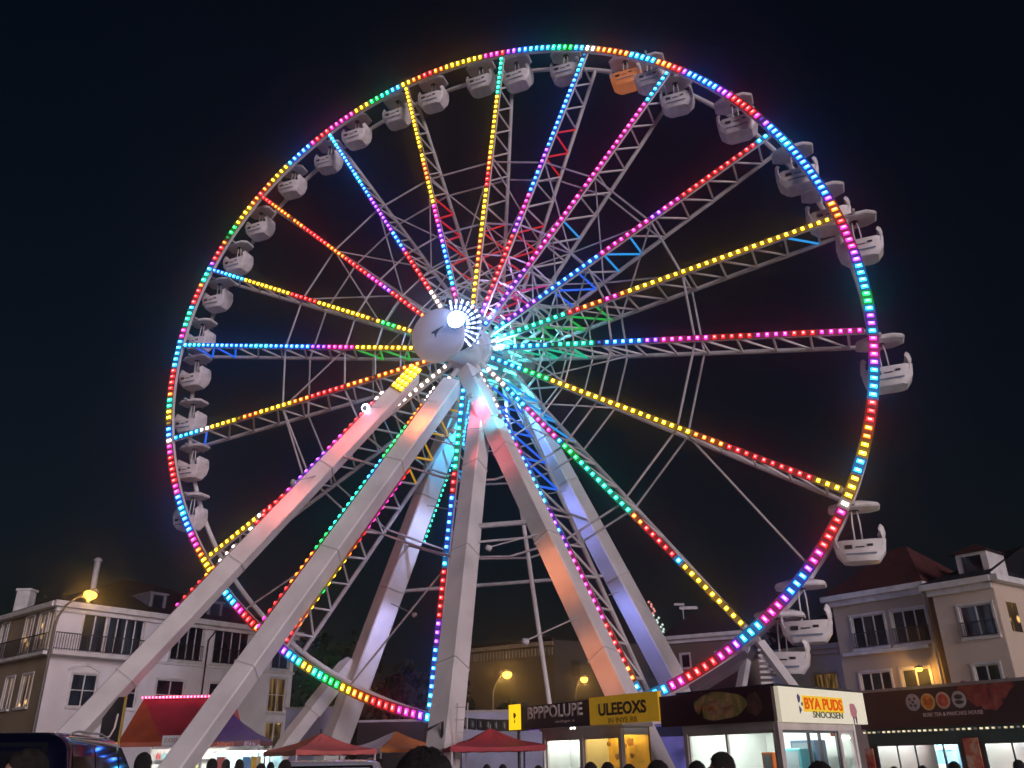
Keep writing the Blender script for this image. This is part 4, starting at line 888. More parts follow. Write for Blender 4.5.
text_mesh('BYA PUDS', emitter('red_letters', (1, .12, .01), .75, False), PK2.pt(a0, zl, .129), PK2.u, PK2.n, a1 - a0, zt_ - zl, SW, bold=.03)
a0, _ = on2(808, 716); a1, _ = on2(838, 718); z0_, z1_ = on2(822, 718.5)[1], on2(822, 712)[1]
text_mesh('SNOCKSEN', mat('olive_ink', (.16, .19, .10), .5), PK2.pt(a0, z0_, .122), PK2.u, PK2.n, a1 - a0, z1_ - z0_, SW, bold=.01)
a, z = on2(794, 704); m = MB(); disc(m, PK2, a, z + .11, .06, .09, .122, .13, 12, .2); disc(m, PK2, a + .01, z - .12, .07, .10, .122, .13, 3); disc(m, PK2, a + .12, z, .035, .04, .122, .13, 8); m.build('cone_emblem', mat('violet_ink', (.10, .08, .20), .5), SW)
a, z = on2(848, 711); m = MB(); disc(m, PK2, a, z, .17, .17, .122, .13, 14, .12, 3); m.build('ice_emblem', mat('pink_ink', (.75, .30, .34), .5), SW)
m = MB(); disc(m, PK2, a + .10, z - .17, .04, .13, .122, .129, 8, .1); disc(m, PK2, a - .04, z - .22, .03, .09, .131, .134, 8, .1); m.build('ice_emblem', mat('violet_ink', (.10, .08, .20), .5), SW)
# goods seen through the windows
def goods(name, label, cat, a0, a1, b0, b1, z0, z1, mt, group=None):
    m = MB(); para(m, a0, a1, b0, b1, z0, z1); m.v = m.v; o = PK.o + PK.u * (a0 + a1) / 2 + PK2.u * (b0 + b1) / 2
    root = thing(name, label, cat, (o.x, o.y, z0), group=group); m.build('casing', mt, root, bevel=.02)
    m = MB(); para(m, a0 + .06, a1 - .06, b0 - .012, b0 - .002, z0 + (z1 - z0) * .3, z1 - .06); m.build('front', mat('front_' + name, (.30, .36, .40), .2), root); return root
goods('display_fridge', 'blue grey cooler in the corner kiosk behind the left windows', 'cooler', -1.25, -.55, bR - 1.15, bR - .6, .13, 1.93, mat('cooler_blue', (.10, .16, .26), .3))
goods('display_case', 'teal display case in the corner kiosk behind the right windows', 'display case', -1.2, -.5, bR * .45, bR * .62, .13, 1.75, mat('case_teal', (.08, .35, .40), .35))
goods('menu_stand', 'orange and white menu stand just inside the corner kiosk', 'menu stand', -.75, -.45, .30, .55, .13, 1.68, mat('menu_orange', (.85, .22, .05), .4))
m = MB(); PK2.slab(m, x1 + .1, bR - .16, 2.0, KB - .2, -.30, -.28); m.build('poster', print_mat('round_food_poster', [(.75, .70, .62), (.42, .06, .05), (.60, .12, .06), (.2, .02, .02)], 3.5), K1)
# --- left kiosk
a543, a622 = PK.hit(543, 745)[0], PK.hit(623, 745)[0]; ko = PK.pt(a543, 0, -.4); D2 = .95
K2 = thing('snack_kiosk', 'narrow lit snack kiosk below the navy and mustard sign boards', 'kiosk', ko)
KB2 = PK.hit(580, 727)[1] ; off = -.4; P2 = Plane(PK.pt(0, 0, off), 146)
a0, a1 = P2.hit(543, 745)[0], P2.hit(622, 745)[0]; am = P2.hit(581.5, 745)[0]; H2 = P2.hit(580, 729)[1]
m = MB(); P2.slab(m, a0, a1, 0, .12, -D2, 0); m.build('floor', KFR, K2)
m = MB(); P2.slab(m, a0, am, .121, H2, -D2 - .06, -D2); m.build('back_wall', INTER, K2)
m = MB(); P2.slab(m, am + .001, a1, .121, H2, -D2 - .06, -D2); m.build('back_wall', mat('yellow_interior', (.75, .48, .10), .6, 0, .2, 3), K2)
m = MB(); P2.slab(m, a0, a0 + .06, .121, H2, -D2 + .001, -.10); m.build('end_wall', INTER, K2)
m = MB(); P2.slab(m, am - .03, am + .03, .121, H2, -D2 + .001, -.10); m.build('partition', INTER, K2)
m = MB(); P2.slab(m, a1 - .06, a1, .121, .95, -D2 + .001, -.10); m.build('end_wall', INTER, K2); m = MB(); P2.slab(m, a1 - .06, a1, H2 - .2, H2, -D2 + .001, -.10); m.build('lintel', INTER, K2)
m = MB(); m.poly([P2.pt(a1 - .03, .95, -D2 + .01), P2.pt(a1 - .03, .95, -.10), P2.pt(a1 - .03, H2 - .2, -.10), P2.pt(a1 - .03, H2 - .2, -D2 + .01)]); m.build('side_pane', GLASS, K2)
m = MB(); P2.slab(m, a0 - .1, a1 + .1, H2 + .001, H2 + .14, -D2 - .1, .04); m.build('roof', KFR, K2)
m = MB(); P2.slab(m, a0, a0 + .12, .121, H2, -.099, .02); P2.slab(m, am - .07, am + .07, .121, H2, -.099, .02); P2.slab(m, a1 - .12, a1, .121, H2, -.099, .02); P2.slab(m, a0 + .121, am - .071, H2 - .22, H2 - .001, -.09, .01); P2.slab(m, am + .071, a1 - .121, H2 - .22, H2 - .001, -.09, .01); m.build('frame', KFR, K2)
m = MB(); P2.slab(m, a0 + .121, am - .071, .121, .95, -.09, .01); P2.slab(m, am + .071, a1 - .121, .121, .95, -.09, .01); m.build('counter_front', KFR, K2)
glaze(K2, P2, a0 + .12, am - .07, .95, H2 - .22, [], KFR); glaze(K2, P2, am + .07, a1 - .12, .95, H2 - .22, [], KFR)
m = MB(); P2.slab(m, a0 + .2, am - .2, H2 - .06, H2 - .002, -.6, -.5); m.build('ceiling_lamp', TUBE_L, K2)
m = MB(); P2.slab(m, am + .2, a1 - .2, H2 - .06, H2 - .002, -.6, -.5); m.build('ceiling_lamp', TUBE_Y, K2)
u, z = P2.hit(567, 757); m = MB(); P2.slab(m, u - .2, u + .28, .95, 2.0, -.80, -.75); m.build('menu_panel', mat('red_menu', (.75, .07, .05), .5), K2); m = MB(); P2.slab(m, u - .08, u + .16, 1.3, 1.9, -.748, -.74); m.build('menu_panel', INTER, K2)
for i, (x, y, s) in enumerate(((608, 742, .14), (603, 746, .09), (597, 757, .10), (612, 756, .08), (590, 744, .08))):
    u, z = P2.hit(x, y); m = MB(); disc(m, P2, u, z, s, s * .8, -.8 + i * .03, -.78 + i * .03, 9, .2, i); m.build('hanging_ware', mat('brown_ware', (.22, .10, .03), .5), K2)
pf = Plane(PK.pt(0, 0, .02), 146)
zt0, zb0 = pf.hit(592, 700)[1], pf.hit(592, 725.5)[1]
def board(x0, x1, mt, name='sign_board', g=.0): a, b = pf.hit(x0, 712)[0], pf.hit(x1, 712)[0]; m = MB(); pf.slab(m, a, b, zb0, zt0 + g, 0, .12); return m.build(name, mt, K2), a, b
NB, na, nb_ = board(526, 592.5, NAVY); YB, ya, yb = board(593, 662.5, YELSIGN, g=.05)
def put(s, x0, x1, y0, y1, mt, par, bold=0.0, pl=pf, o=.121, slant=0): a, b = pl.hit(x0, (y0 + y1) / 2)[0], pl.hit(x1, (y0 + y1) / 2)[0]; xm = (x0 + x1) / 2; z0, z1 = pl.hit(xm, y1)[1], pl.hit(xm, y0)[1]; return text_mesh(s, mt, pl.pt(a, z0, o), pl.u, pl.n, b - a, z1 - z0, par, bold=bold, slant=slant)
WINK = mat('white_ink', (.72, .62, .60), .5); DINK = mat('dark_ink', (.03, .015, .02), .5)
put('BPPPOLUPE', 531, 586, 704.5, 717.5, WINK, NB, .025); put('unhge s', 559, 578, 719.5, 723, WINK, NB)
put('ULEEOXS', 602, 650, 701.5, 714.5, DINK, YB, .03); put('IN INYE RB', 612, 641, 717, 722.5, mat('brown_ink', (.34, .17, .03), .5), YB)
m = MB(); u, z = pf.hit(573, 729); 
for d_ in (0, .14): m.lathe([(.0, -.03), (.035, -.01), (.03, .02), (0, .03)], 8, pf.pt(u + d_, zb0 - .04, .06))
m.build('downlight', emitter('small_white', (1, .9, .85), 6), K2)
# light box on a post
u, z = pf.hit(518.5, 717); c = pf.pt(u, z, .0); LBX = thing('light_box_sign', 'glowing yellow box sign with dark emblem on a black post', 'sign', (c.x, c.y, 0)); za, zb_ = pf.hit(518.5, 731)[1], pf.hit(518.5, 703.5)[1]; ua, ub_ = pf.hit(512, 717)[0], pf.hit(525.3, 717)[0]
m = MB(); pf.slab(m, ua, ub_, za, zb_, -.14, .12); m.build('casing', BLACKM, LBX); m = MB(); pf.slab(m, ua + .03, ub_ - .06, za + .03, zb_ - .03, .121, .135); FC = m.build('lit_face', emitter('yellow_face', (1, .60, .012), 1.25), LBX)
um, zm = (ua + ub_) / 2 - .015, (za + zb_) / 2; m = MB()
disc(m, pf, um, zm + .05, .075, .09, .137, .142, 6, .25); disc(m, pf, um, zm - .12, .04, .08, .137, .142, 3); m.build('emblem', mat('amber_ink', (.45, .16, .01), .5), FC)
m = MB(); m.tube([V((c.x, c.y, 0)), V((c.x, c.y, za))], .05, 8); m.build('post', BLACKM, LBX)
# cabin, blue light put into its wall colour, seen through the gap between the kiosks
P5 = Plane(at(670, 745, 33), 100) if False else Plane((at(670, 745, 33).x, 33), 96); u0, u1 = P5.hit(654, 745)[0], P5.hit(690, 745)[0]; zt = P5.hit(670, 724)[1]
BC = thing('site_cabin', 'small blue-lit cabin with a dark slanted window, seen between the kiosks', 'cabin', P5.pt((u0 + u1) / 2, 0, 0)); m = MB(); P5.slab(m, u0, u1, 0, zt, -2, 0); m.build('wall', mat('cabin_blue_light', (.16, .17, .62), .6), BC)
m = MB(); ux, zx = P5.hit(666, 730); P5.slab(m, ux - .35, ux + .6, zx - .22, zx + .12, .003, .03); m.build('window', mat('cabin_dark', (.012, .015, .06), .3), BC); m = MB(); P5.slab(m, u0 - .1, u1 + .1, zt + .001, zt + .1, -2.1, .1); m.build('roof', KFR, BC)
P6 = Plane((at(630, 745, 31).x, 31), 100); u0, u1 = P6.hit(611, 745)[0], P6.hit(645, 745)[0]; zt = P6.hit(630, 728)[1]
TB = thing('added_lit_booth', 'added brightly lit white booth behind the orange leg', 'booth', P6.pt((u0 + u1) / 2, 0, 0)); m = MB(); P6.slab(m, u0, u1, 0, .9, -1.6, 0); P6.slab(m, u0, u1, .901, zt, -1.6, -1.5); P6.slab(m, u0, u0 + .08, .902, zt, -1.499, 0); P6.slab(m, u1 - .08, u1, .902, zt, -1.499, 0); m.build('wall', INTER, TB); m = MB(); P6.slab(m, u0 - .1, u1 + .1, zt + .001, zt + .12, -1.7, .1); m.build('roof', KFR, TB); m = MB(); P6.slab(m, u0 + .2, u1 - .2, zt - .05, zt - .002, -.9, -.75); m.build('ceiling_lamp', TUBE_L, TB)  # lit booth added to give the bright white beside the snack kiosk

# ================================================================== SHOP at the right
sp_ = at(863, 712, 31); PS = Plane((sp_.x, sp_.y), 146.5); su1 = PS.hit(1024, 700)[0] + 2.2; sz0, sz1 = PS.hit(863, 730)[1], PS.hit(863, 694)[1]
SH = thing('shop', 'long shop with a maroon sign of four round emblems and a string of bulbs', 'shop', (sp_.x, sp_.y, 0))
m = MB(); PS.slab(m, 0, su1, sz0, sz1, -.1, .25); SG = m.build('sign_board', MAROON, SH)
m = MB(); PS.slab(m, -.05, su1, sz1 + .001, sz1 + .09, -.6, .32); m.build('top_trim', mat('grey_trim', (.30, .26, .27), .5), SG)
for i, (x, y, c1, c2) in enumerate(((917.5, 702.5, (.52, .47, .52), (.06, .04, .06)), (932.5, 702, (.85, .50, .20), (.80, .22, .02)), (947.5, 700.5, (.72, .50, .42), (.62, .07, .04)), (963.5, 699.5, (.60, .58, .62), (.05, .03, .05)))):
    u, z = PS.hit(x, y); r = PS.hit(x + 7.2, y)[0] - u; h = PS.hit(x, y - 8.6)[1] - z
    m = MB(); disc(m, PS, u, z, r, h, .251, .262, 26); em = m.build('emblem', mat('emblem_rim_%d' % i, c1, .5), SG)
    m = MB(); mt = mat('emblem_core_%d' % i, c2, .5, 0, .3, 6)
    if i in (1, 2):
        disc(m, PS, u, z, r * .74, h * .74, .264, .270, 22); m.build('emblem_centre', mt, em); m = MB(); disc(m, PS, u + .02, z - .02, r * .30, h * .34, .272, .276, 9, .25, i); m.build('emblem_mark', mat('emblem_hot_%d' % i, (.85, .16, .03) if i == 1 else (.80, .20, .14), .5), em)
    elif i == 0:
        for dx, dy in ((-.35, .35), (.3, .4), (-.35, -.35), (.28, -.42), (.0, .0)): disc(m, PS, u + r * dx, z + h * dy, r * .19, h * .17, .264, .270, 9, .15, int(dx * 9 + 20))
        m.build('emblem_mark', mt, em)
    else:
        disc(m, PS, u, z + h * .30, r * .60, h * .30, .264, .270, 16, .06); disc(m, PS, u, z - h * .32, r * .62, h * .24, .264, .270, 16, .06); m.build('emblem_mark', mt, em)
put('BUBE TEA & PANCAKE HOUSE', 927.5, 988, 711.5, 715.5, mat('pink_white_ink', (.62, .45, .47), .5), SG, .012, PS, .252)
u, z = PS.hit(990, 696); rp = print_mat('red_food_print', [(.05, .012, .016), (.20, .02, .03), (.36, .05, .045), (.36, .15, .11)], 2.6, .6)
for i_, (dx, dy, a_, b_) in enumerate(((-.75, .28, .32, .2), (-.3, .05, .5, .32), (.15, -.18, .42, .24), (.55, .12, .38, .26), (.95, .28, .25, .18), (-.1, .32, .3, .14))):
    m = MB(); disc(m, PS, u + dx * .75, z + dy, a_ * .8, b_, .251 + .002 * i_, .2525 + .002 * i_, 20, .14, 5 + i_); m.build('food_picture', rp, SG)
pts = [PS.pt(.1 + i * (su1 - .3) / 40, sz0 - .10, .22) for i in range(40)]
led_strip('bulb_string', pts, [V((0, 0, 1))] * 40, PS.n, .09, .06, .012, SH, [tuple(.10 * x for x in jit((1, .85, .55))) if random.random() > .12 else (.01, .01, .01) for _ in range(40)], hb=.05)
zw = PS.hit(900, 744)[1]
m = MB(); PS.slab(m, 0, su1, zw, sz0 - .001, -.4, .0); m.build('shutter_box', TEALB, SH)
uw = [PS.hit(x, 755)[0] for x in (877, 961, 985, 1026)] ; uw[3] = su1
m = MB(); PS.slab(m, 0, su1, 0, .12, -4, 0); m.build('floor', KFR, SH); m = MB(); PS.slab(m, 0, su1, .121, zw + .3, -4, -3.9); m.build('back_wall', INTER, SH); m = MB(); PS.slab(m, 0.0, su1, zw + .301, zw + .4, -4, -.401); m.build('ceiling', INTER, SH)
m = MB(); PS.slab(m, 0, uw[0], .121, zw - .001, -3.89, -.02); PS.slab(m, uw[1], uw[2], .121, zw - .001, -3.89, -.02); m.build('pier', mat('dark_pier', (.05, .035, .035), .5), SH)
DFR = mat('dark_frame', (.06, .06, .07), .4)
glaze(SH, PS, uw[0], uw[1], .5, zw, [PS.hit(x, 755)[0] for x in (898, 916, 944)], DFR); glaze(SH, PS, uw[2], uw[3], .5, zw, [PS.hit(1014, 755)[0]], DFR)
m = MB(); PS.slab(m, uw[0], uw[1], .121, .5, -.12, 0); PS.slab(m, uw[2], uw[3], .121, .5, -.12, 0); m.build('plinth', DFR, SH)
for i in range(4):
    for o_ in (-1.4, -2.6): m = MB(); PS.slab(m, uw[0] + .2 + i * 2.2, uw[0] + 2.0 + i * 2.2, zw + .2, zw + .29, o_ - .25, o_); m.build('ceiling_lamp', TUBE_S, SH)
for (xa, xb) in ((866, 875.5), (966, 983)):
    a, b = PS.hit(xa, 755)[0], PS.hit(xb, 755)[0]; m = MB(); PS.slab(m, a + .02, b - .04, .4, zw - .12 if xa < 900 else zw + .12, .003, .05); m.build('poster', print_mat('flower_poster', [(.05, .01, .01), (.38, .03, .03), (.55, .12, .07), (.62, .36, .26), (.5, .5, .55)], 2.0, .9), SH)
rng = random.Random(5)
for i in range(4):
    u = uw[0] + .4 + i * 1.05; c_ = [(.12, .26, .42), (.62, .24, .12), (.40, .45, .25), (.14, .2, .34)][i]; h = [2.3, 2.65, 2.5, 2.35][i]
    root = thing('shop_shelf', ['blue shelf inside the shop behind the left window', 'orange shelf inside the shop between two panes', 'tall green shelf inside the shop by the middle mullion', 'dark blue counter shelf inside the shop beside the flower poster'][i], 'shelf', PS.pt(u + .3, .12, -2.8), group='shelves inside the maroon sign shop')
    m = MB(); PS.slab(m, u, u + .75, .121, h, -3.2, -2.8); m.build('carcass', mat('shelf_%d' % i, c_, .5), root)
    for j in range(3): m = MB(); PS.slab(m, u + .06, u + .69, .4 + j * h * .28, .4 + j * h * .28 + .2, -2.79, -2.7); m.build('goods', mat('goods_%d' % j, ((.7, .2, .2), (.7, .65, .5), (.2, .45, .6))[j], .5, 0, .5, 9), root)

# ================================================================== TENTS AND STALLS
def canopy_tent(label, apex, eave_y, half_px, depth, mats, rot=0.0, valance=None, name='market_tent', text=None, squash=1.0):
    c = at(*apex, depth); ze = at(apex[0], eave_y, depth).z; h = (at(apex[0] + half_px, eave_y, depth) - at(apex[0], eave_y, depth)).length
    root = thing(name, label, 'tent', (c.x, c.y, 0), R_(rot), local=True); m = MB(); cs = [V((-h, -h * squash, ze)), V((h, -h * squash, ze)), V((h, h * squash, ze)), V((-h, h * squash, ze))]; ap = V((0, 0, c.z))
    for i in range(4):
        a, b = cs[i], cs[(i + 1) % 4]; m.use(mats[i % len(mats)]); rows = []
        for k in range(6):
            t = k / 5; r = []
            for j in range(6): p = (a.lerp(b, j / 5)).lerp(ap, t); p.z -= .10 * h * math.sin(PI * t) * (.6 + .4 * math.sin(PI * j / 5)) ; p.z -= .05 * math.sin(PI * j / 5) * (1 - t); p += V((random.uniform(-1, 1), random.uniform(-1, 1), random.uniform(-1, 1))) * .02 * (0 < k < 5); r.append(p)
            rows.append(m.add(r))
        for k in range(5):
            for j in range(5): m.face((rows[k] + j, rows[k] + j + 1, rows[k + 1] + j + 1, rows[k + 1] + j))
        m.use(valance or mats[i % len(mats)])
        v1 = m.add([a.lerp(b, j / 10) - V((0, 0, .05 * math.sin(PI * j / 10))) for j in range(11)]); v2 = m.add([a.lerp(b, j / 10) - V((0, 0, .15 + .02 * (j % 2))) for j in range(11)])
        for j in range(10): m.face((v2 + j, v2 + j + 1, v1 + j + 1, v1 + j))
    cn = m.build('canopy', None, root)
    for p in cs: m = MB(); m.tube([V((p.x * .97, p.y * .97, 0)), V((p.x * .97, p.y * .97, ze))], .03, 6); m.build('leg', STEEL2, root)
    m = MB(); m.tube([V((0, 0, c.z - .25)), V((0, 0, c.z + .12))], .03, 6); m.build('finial', BLACKM, root)
    return root, h, ze, squash
canopy_tent('small rust and red pyramid tent beside the brace leg', (321, 733), 750, 42, 30, [mat('rose_canvas', (.52, .11, .10), .7, 0, .12, 1.5, .1), mat('rose_canvas', (.5, .1, .1)), TENT_BRN, TENT_BRN], 36)
canopy_tent('pyramid tent with an orange front and white side', (396, 731), 748, 38, 33, [TENT_ORG, TENT_ORG, TENT_WHT, TENT_WHT], 38)
canopy_tent('bright red pyramid tent left of the snack kiosk', (490, 728), 746, 46, 27, [TENT_RED], 12)
VAL = mat('maroon_valance', (.16, .03, .05), .7)
root, h, ze, sq = canopy_tent('purple pyramid tent with lettered maroon valance', (233, 714), 741, 36, 34, [TENT_PUR], 6, VAL)
vm = mat('orange_red_ink', (.85, .16, .08), .6); t = text_mesh('Bio Kicbbett', vm, V((-h * .72, -h * sq - .012, ze - .20)), V((1, 0, 0)), V((0, -1, 0)), h * 1.05, .17, None); t.parent = root
t2 = text_mesh('Eis', mat('lilac_ink', (.55, .40, .65), .6), V((h * .6, -h * sq - .012, ze - .19)), V((1, 0, 0)), V((0, -1, 0)), h * .28, .13, None); t2.parent = root
# red marquee with a string of lamps on its ridge
mc = at(160, 741, 34); PM = Plane((mc.x, 34.0), 92); u0, u1 = PM.hit(118, 741)[0], PM.hit(204, 741)[0]; ze = PM.hit(160, 742)[1]; zr = PM.hit(160, 700)[1] + .15
MQ = thing('market_stall', 'wide red roofed stall with pink lamps along its ridge', 'market stall', PM.pt((u0 + u1) / 2, 0, 0))
rl, rr = PM.hit(126, 700)[0], PM.hit(207, 703)[0] + .5; m = MB(); A = [PM.pt(u0, ze, 0), PM.pt(u1 + .6, ze, 0), PM.pt(rr, zr, -1.5), PM.pt(rl, zr, -1.5), PM.pt(u0, ze, -3), PM.pt(u1 + .6, ze, -3)]
uc = PM.hit(163, 741)[0]
m.use(mat('dark_red_canvas', (.24, .015, .028), .7, 0, .15, 1.5, .1)); m.poly([PM.pt(uc, ze, .02), A[1], A[2], A[3]]); m.use(mat('amber_canvas', (.26, .05, .016), .7, 0, .15, 1.5, .1)); m.poly([A[0], PM.pt(uc, ze, .02), A[3]]); m.use(TENT_RED); m.poly([A[4], A[0], A[3]]); m.poly([A[5], A[4], A[3], A[2]]); m.poly([A[1], A[5], A[2]]); m.build('roof', None, MQ)
m = MB(); PM.slab(m, u0, u1 + .6, ze - .16, ze - .002, -.03, .015); m.build('valance', TENT_BRN, MQ); m = MB(); a_, b_ = PM.hit(163, 738)[0], PM.hit(181, 738)[0]; PM.slab(m, a_, b_, ze - .14, ze + .22, .03, .05); BN = m.build('banner', TENT_WHT, MQ); text_mesh('ZUCKER', mat('brown_ink', (.34, .17, .03), .5), PM.pt(a_ + .08, ze - .02, .052), PM.u, PM.n, b_ - a_ - .16, .14, BN)
pts = [PM.pt(rl, zr, -1.42).lerp(PM.pt(rr, zr, -1.42), i / 26) + V((0, 0, .05)) for i in range(27)]
led_strip('lamp_string', pts, [V((0, 0, 1))] * 27, PM.n, .08, .09, .05, MQ, [jit((1, .06, .16)) for _ in range(27)], hb=.06)
for x in (u0 + .05, u1 - .05):
    for o_ in (-.05, -2.9): m = MB(); m.tube([PM.pt(x, 0, o_), PM.pt(x, ze, o_)], .045, 6); m.build('leg', STEEL2, MQ)
m = MB(); PM.slab(m, u0 + .1, u1 - .1, 0, ze - .2, -2.85, -2.8); m.build('back_panel', INTER, MQ); m = MB(); PM.slab(m, u0 + .3, u1 - .2, 0, 1.0, -.6, -.1); m.build('counter', TENT_WHT, MQ)
m = MB(); PM.slab(m, u0 + .3, u1 - .4, ze - .12, ze - .05, -1.6, -1.45); m.build('ceiling_lamp', TUBE_L, MQ)
for j in range(3): m = MB(); PM.slab(m, u0 + .3, u1 - .3, 1.15 + .35 * j, 1.17 + .35 * j, -2.79, -2.5); m.build('shelf', STEEL2, MQ)
rng = random.Random(11)
for i in range(14):
    u = u0 + .4 + (u1 - u0 - .9) * rng.random(); j = rng.randrange(3); z = 1.175 + .35 * j; c = PM.pt(u, z, -2.64); s = rng.uniform(.05, .09); k = rng.randrange(4)
    root = thing('jar', 'small jar or tin on the shelves of the red roofed stall', 'jar', c, group='jars on the red stall shelves'); m = MB(); m.lathe([(s * .7, 0), (s, .03), (s, .16), (s * .6, .2), (s * .6, .24)], 8, c); m.build('body', mat('jar_%d' % k, ((.2, .5, .55), (.7, .3, .1), (.6, .6, .2), (.5, .1, .12))[k], .3), root)
# stall under the purple tent
pc = at(238, 752, 34.9); PP = Plane((pc.x, pc.y), 92); u0, u1 = PP.hit(203, 750)[0], PP.hit(272, 750)[0]
ST = thing('counter_stall', 'white lit counter stall under the purple tent', 'stall', (pc.x, pc.y, 0)); m = MB(); PP.slab(m, u0, u1, 0, 1.0, -.1, .3); m.build('counter', TENT_WHT, ST); m = MB(); PP.slab(m, u0, u1, 0, 2.05, -1.5, -1.45); m.build('back_panel', mat('aqua_panel', (.35, .62, .68), .5, 0, .3, 3), ST); m = MB(); PP.slab(m, u0 + .3, u1 - .3, 2.06, 2.11, -.9, -.8); m.build('lamp', TUBE_L, ST); m = MB(); m.tube([PP.pt(u0 + .1, 1.0, -.05), PP.pt(u0 + .1, 2.1, -.85), PP.pt(u1 - .1, 2.1, -.85), PP.pt(u1 - .1, 1.0, -.05)], .025, 5); m.build('lamp_rail', STEEL2, ST)
for i, (x, cc) in enumerate(((252, (.75, .45, .03)), (243, (.1, .3, .6)), (217, (.55, .08, .06)))): a = PP.hit(x, 760)[0]; m = MB(); PP.slab(m, a, a + .32, 1.002, 1.9, -.09, .05); root = thing('roll_up_banner', ['mustard roll-up banner on the counter', 'blue roll-up banner on the counter', 'red roll-up banner on the counter'][i], 'banner', PP.pt(a + .16, 1.0, 0)); m.build('panel', mat('banner_%d' % i, cc, .5), root); m = MB(); PP.slab(m, a - .02, a + .34, 1.001, 1.03, .052, .09); m.build('foot', BLACKM, root)
# black board with yellow edge
PBd = Plane((at(115, 720, 33.2).x, 33.2), 92); a, b = PBd.hit(103, 715)[0], PBd.hit(124, 715)[0]; zt, z0 = PBd.hit(118, 697)[1], PBd.hit(110, 742)[1]
SGB = thing('menu_board', 'black board with a yellow edge and a curved white letter left of the red stall', 'sign', PBd.pt((a + b) / 2, 0, 0)); m = MB(); PBd.slab(m, a, b, z0 - .8, zt, -.05, 0); BD = m.build('board', BLACKM, SGB); m = MB(); PBd.slab(m, b - .06, b + .02, z0 - .8, zt + .02, .002, .05); m.build('edge', mat('dull_yellow', (.42, .30, .07), .5), BD)
m = MB(); m.tube([PBd.pt(a + (b - a) * x, z0 + (zt - z0) * y, .02) for x, y in ((.72, .62), (.66, .3), (.5, .12), (.2, .08))], .035, 6); m.build('letter', WINK, BD); m = MB(); PBd.slab(m, a + .1, a + .18, 0, z0 - .801, -.04, -.01); PBd.slab(m, b - .18, b - .1, 0, z0 - .801, -.04, -.01); m.build('foot', BLACKM, SGB)
# pale containers behind, bluish light put into their colour
for (x0, x1, y, dp, ang, lab) in ((284, 331, 709, 52, 95, 'pale lavender-lit container behind the brace leg'), (462, 560, 712, 50, 88, 'long pale blue-lit container behind the red tent'), (357, 424, 722, 49, 92, 'dark trailer with a pale roof edge under the lowest lights')):
    Pc = Plane((at((x0 + x1) / 2, 735, dp).x, dp), ang); a, b = Pc.hit(x0, 735)[0], Pc.hit(x1, 735)[0]; zt = Pc.hit((x0 + x1) / 2, y)[1]; dk = lab.startswith('dark')
    root = thing('container', lab, 'container', Pc.pt((a + b) / 2, 0, 0)); m = MB(); Pc.slab(m, a, b, .2, zt, -2.5, 0); m.build('body', mat('trailer_dark', (.035, .03, .03), .6) if dk else mat('container_blue_lit', (.46, .48, .68), .6, 0, .2, .5), root)
    m = MB(); Pc.slab(m, a - .05, b + .05, zt + .001, zt + .12, -2.55, .06); m.build('roof', STEEL2, root);  m = MB(); Pc.slab(m, a, b, 0, .199, -2.4, -.1); m.build('base', BLACKM, root)

# ================================================================== BOARDING PLATFORM
pz = at(770, 690, 31.5).z; PP_ = Plane((at(740, 700, 31.5).x, 31.5), 100); u0, u1 = PP_.hit(690, 700)[0], PP_.hit(800, 700)[0]
BP = thing('boarding_platform', 'raised steel boarding platform under the lower right rim', 'platform', PP_.pt((u0 + u1) / 2, 0, 0)); m = MB(); PP_.slab(m, u0, u1, pz - 1.9, pz - 1.75, -3, 0); m.build('deck', STEEL2, BP); dk = pz - 1.75
for x in (u0 + .1, (u0 + u1) / 2, u1 - .1):
    for o_ in (-.1, -2.9): m = MB(); m.tube([PP_.pt(x, 0, o_), PP_.pt(x, dk - .15, o_)], .09, 6); m.build('post', STEEL2, BP)
m = MB()
for zz in (.55, 1.1): m.tube([PP_.pt(u0, dk + zz, -.05), PP_.pt(u1, dk + zz, -.05)], .03, 6)
for i in range(12): x = u0 + (u1 - u0) * i / 11; m.tube([PP_.pt(x, dk, -.05), PP_.pt(x, dk + 1.1, -.05)], .03, 6)
m.build('railing', STEEL2, BP)
m = MB(); m.tube([at(692, 691, 33.5), at(758, 650, 33.5)], .24, 4); m.build('beam', mat('dark_beam', (.09, .08, .09), .5), BP)
m = MB(); m.tube([at(760, 643, 33.3), at(798, 694, 32.6)], .22, 4); m.build('strut', STEEL, BP); m = MB(); m.tube([at(748, 648, 33.6), at(740, 694, 33.2)], .20, 4); m.build('strut', STEEL2, BP)
m = MB()
for i in range(7): p = at(764 + i * .6, 650 + i * 5.5, 33.2); m.box(p, .5, .12, .09)
m.build('ladder', STEEL2, BP)
lp = at(459, 742, 27.3); m = MB(); lu = V((.12, 0, 1)).normalized()
for s in (-.16, .16): m.tube([lp + V((s, 0, -2)), lp + V((s + .1, 0, 1.1))], .022, 5)
for i in range(9): z = -1.9 + i * .36; m.tube([lp + V((-.16 + z * .03, 0, z)), lp + V((.16 + z * .03, 0, z))], .016, 5)
lad = m.build('ladder', STEEL2, FW); m = MB(); c = on_leg('D', 727) + V((-.3, -.75, 0)); m.tube([c + V((-.25, 0, -.12)), c + V((.25, 0, .12)), c + V((.25, 0, -.9))], .05, 5); m.build('bracket', BLACKM, FW)

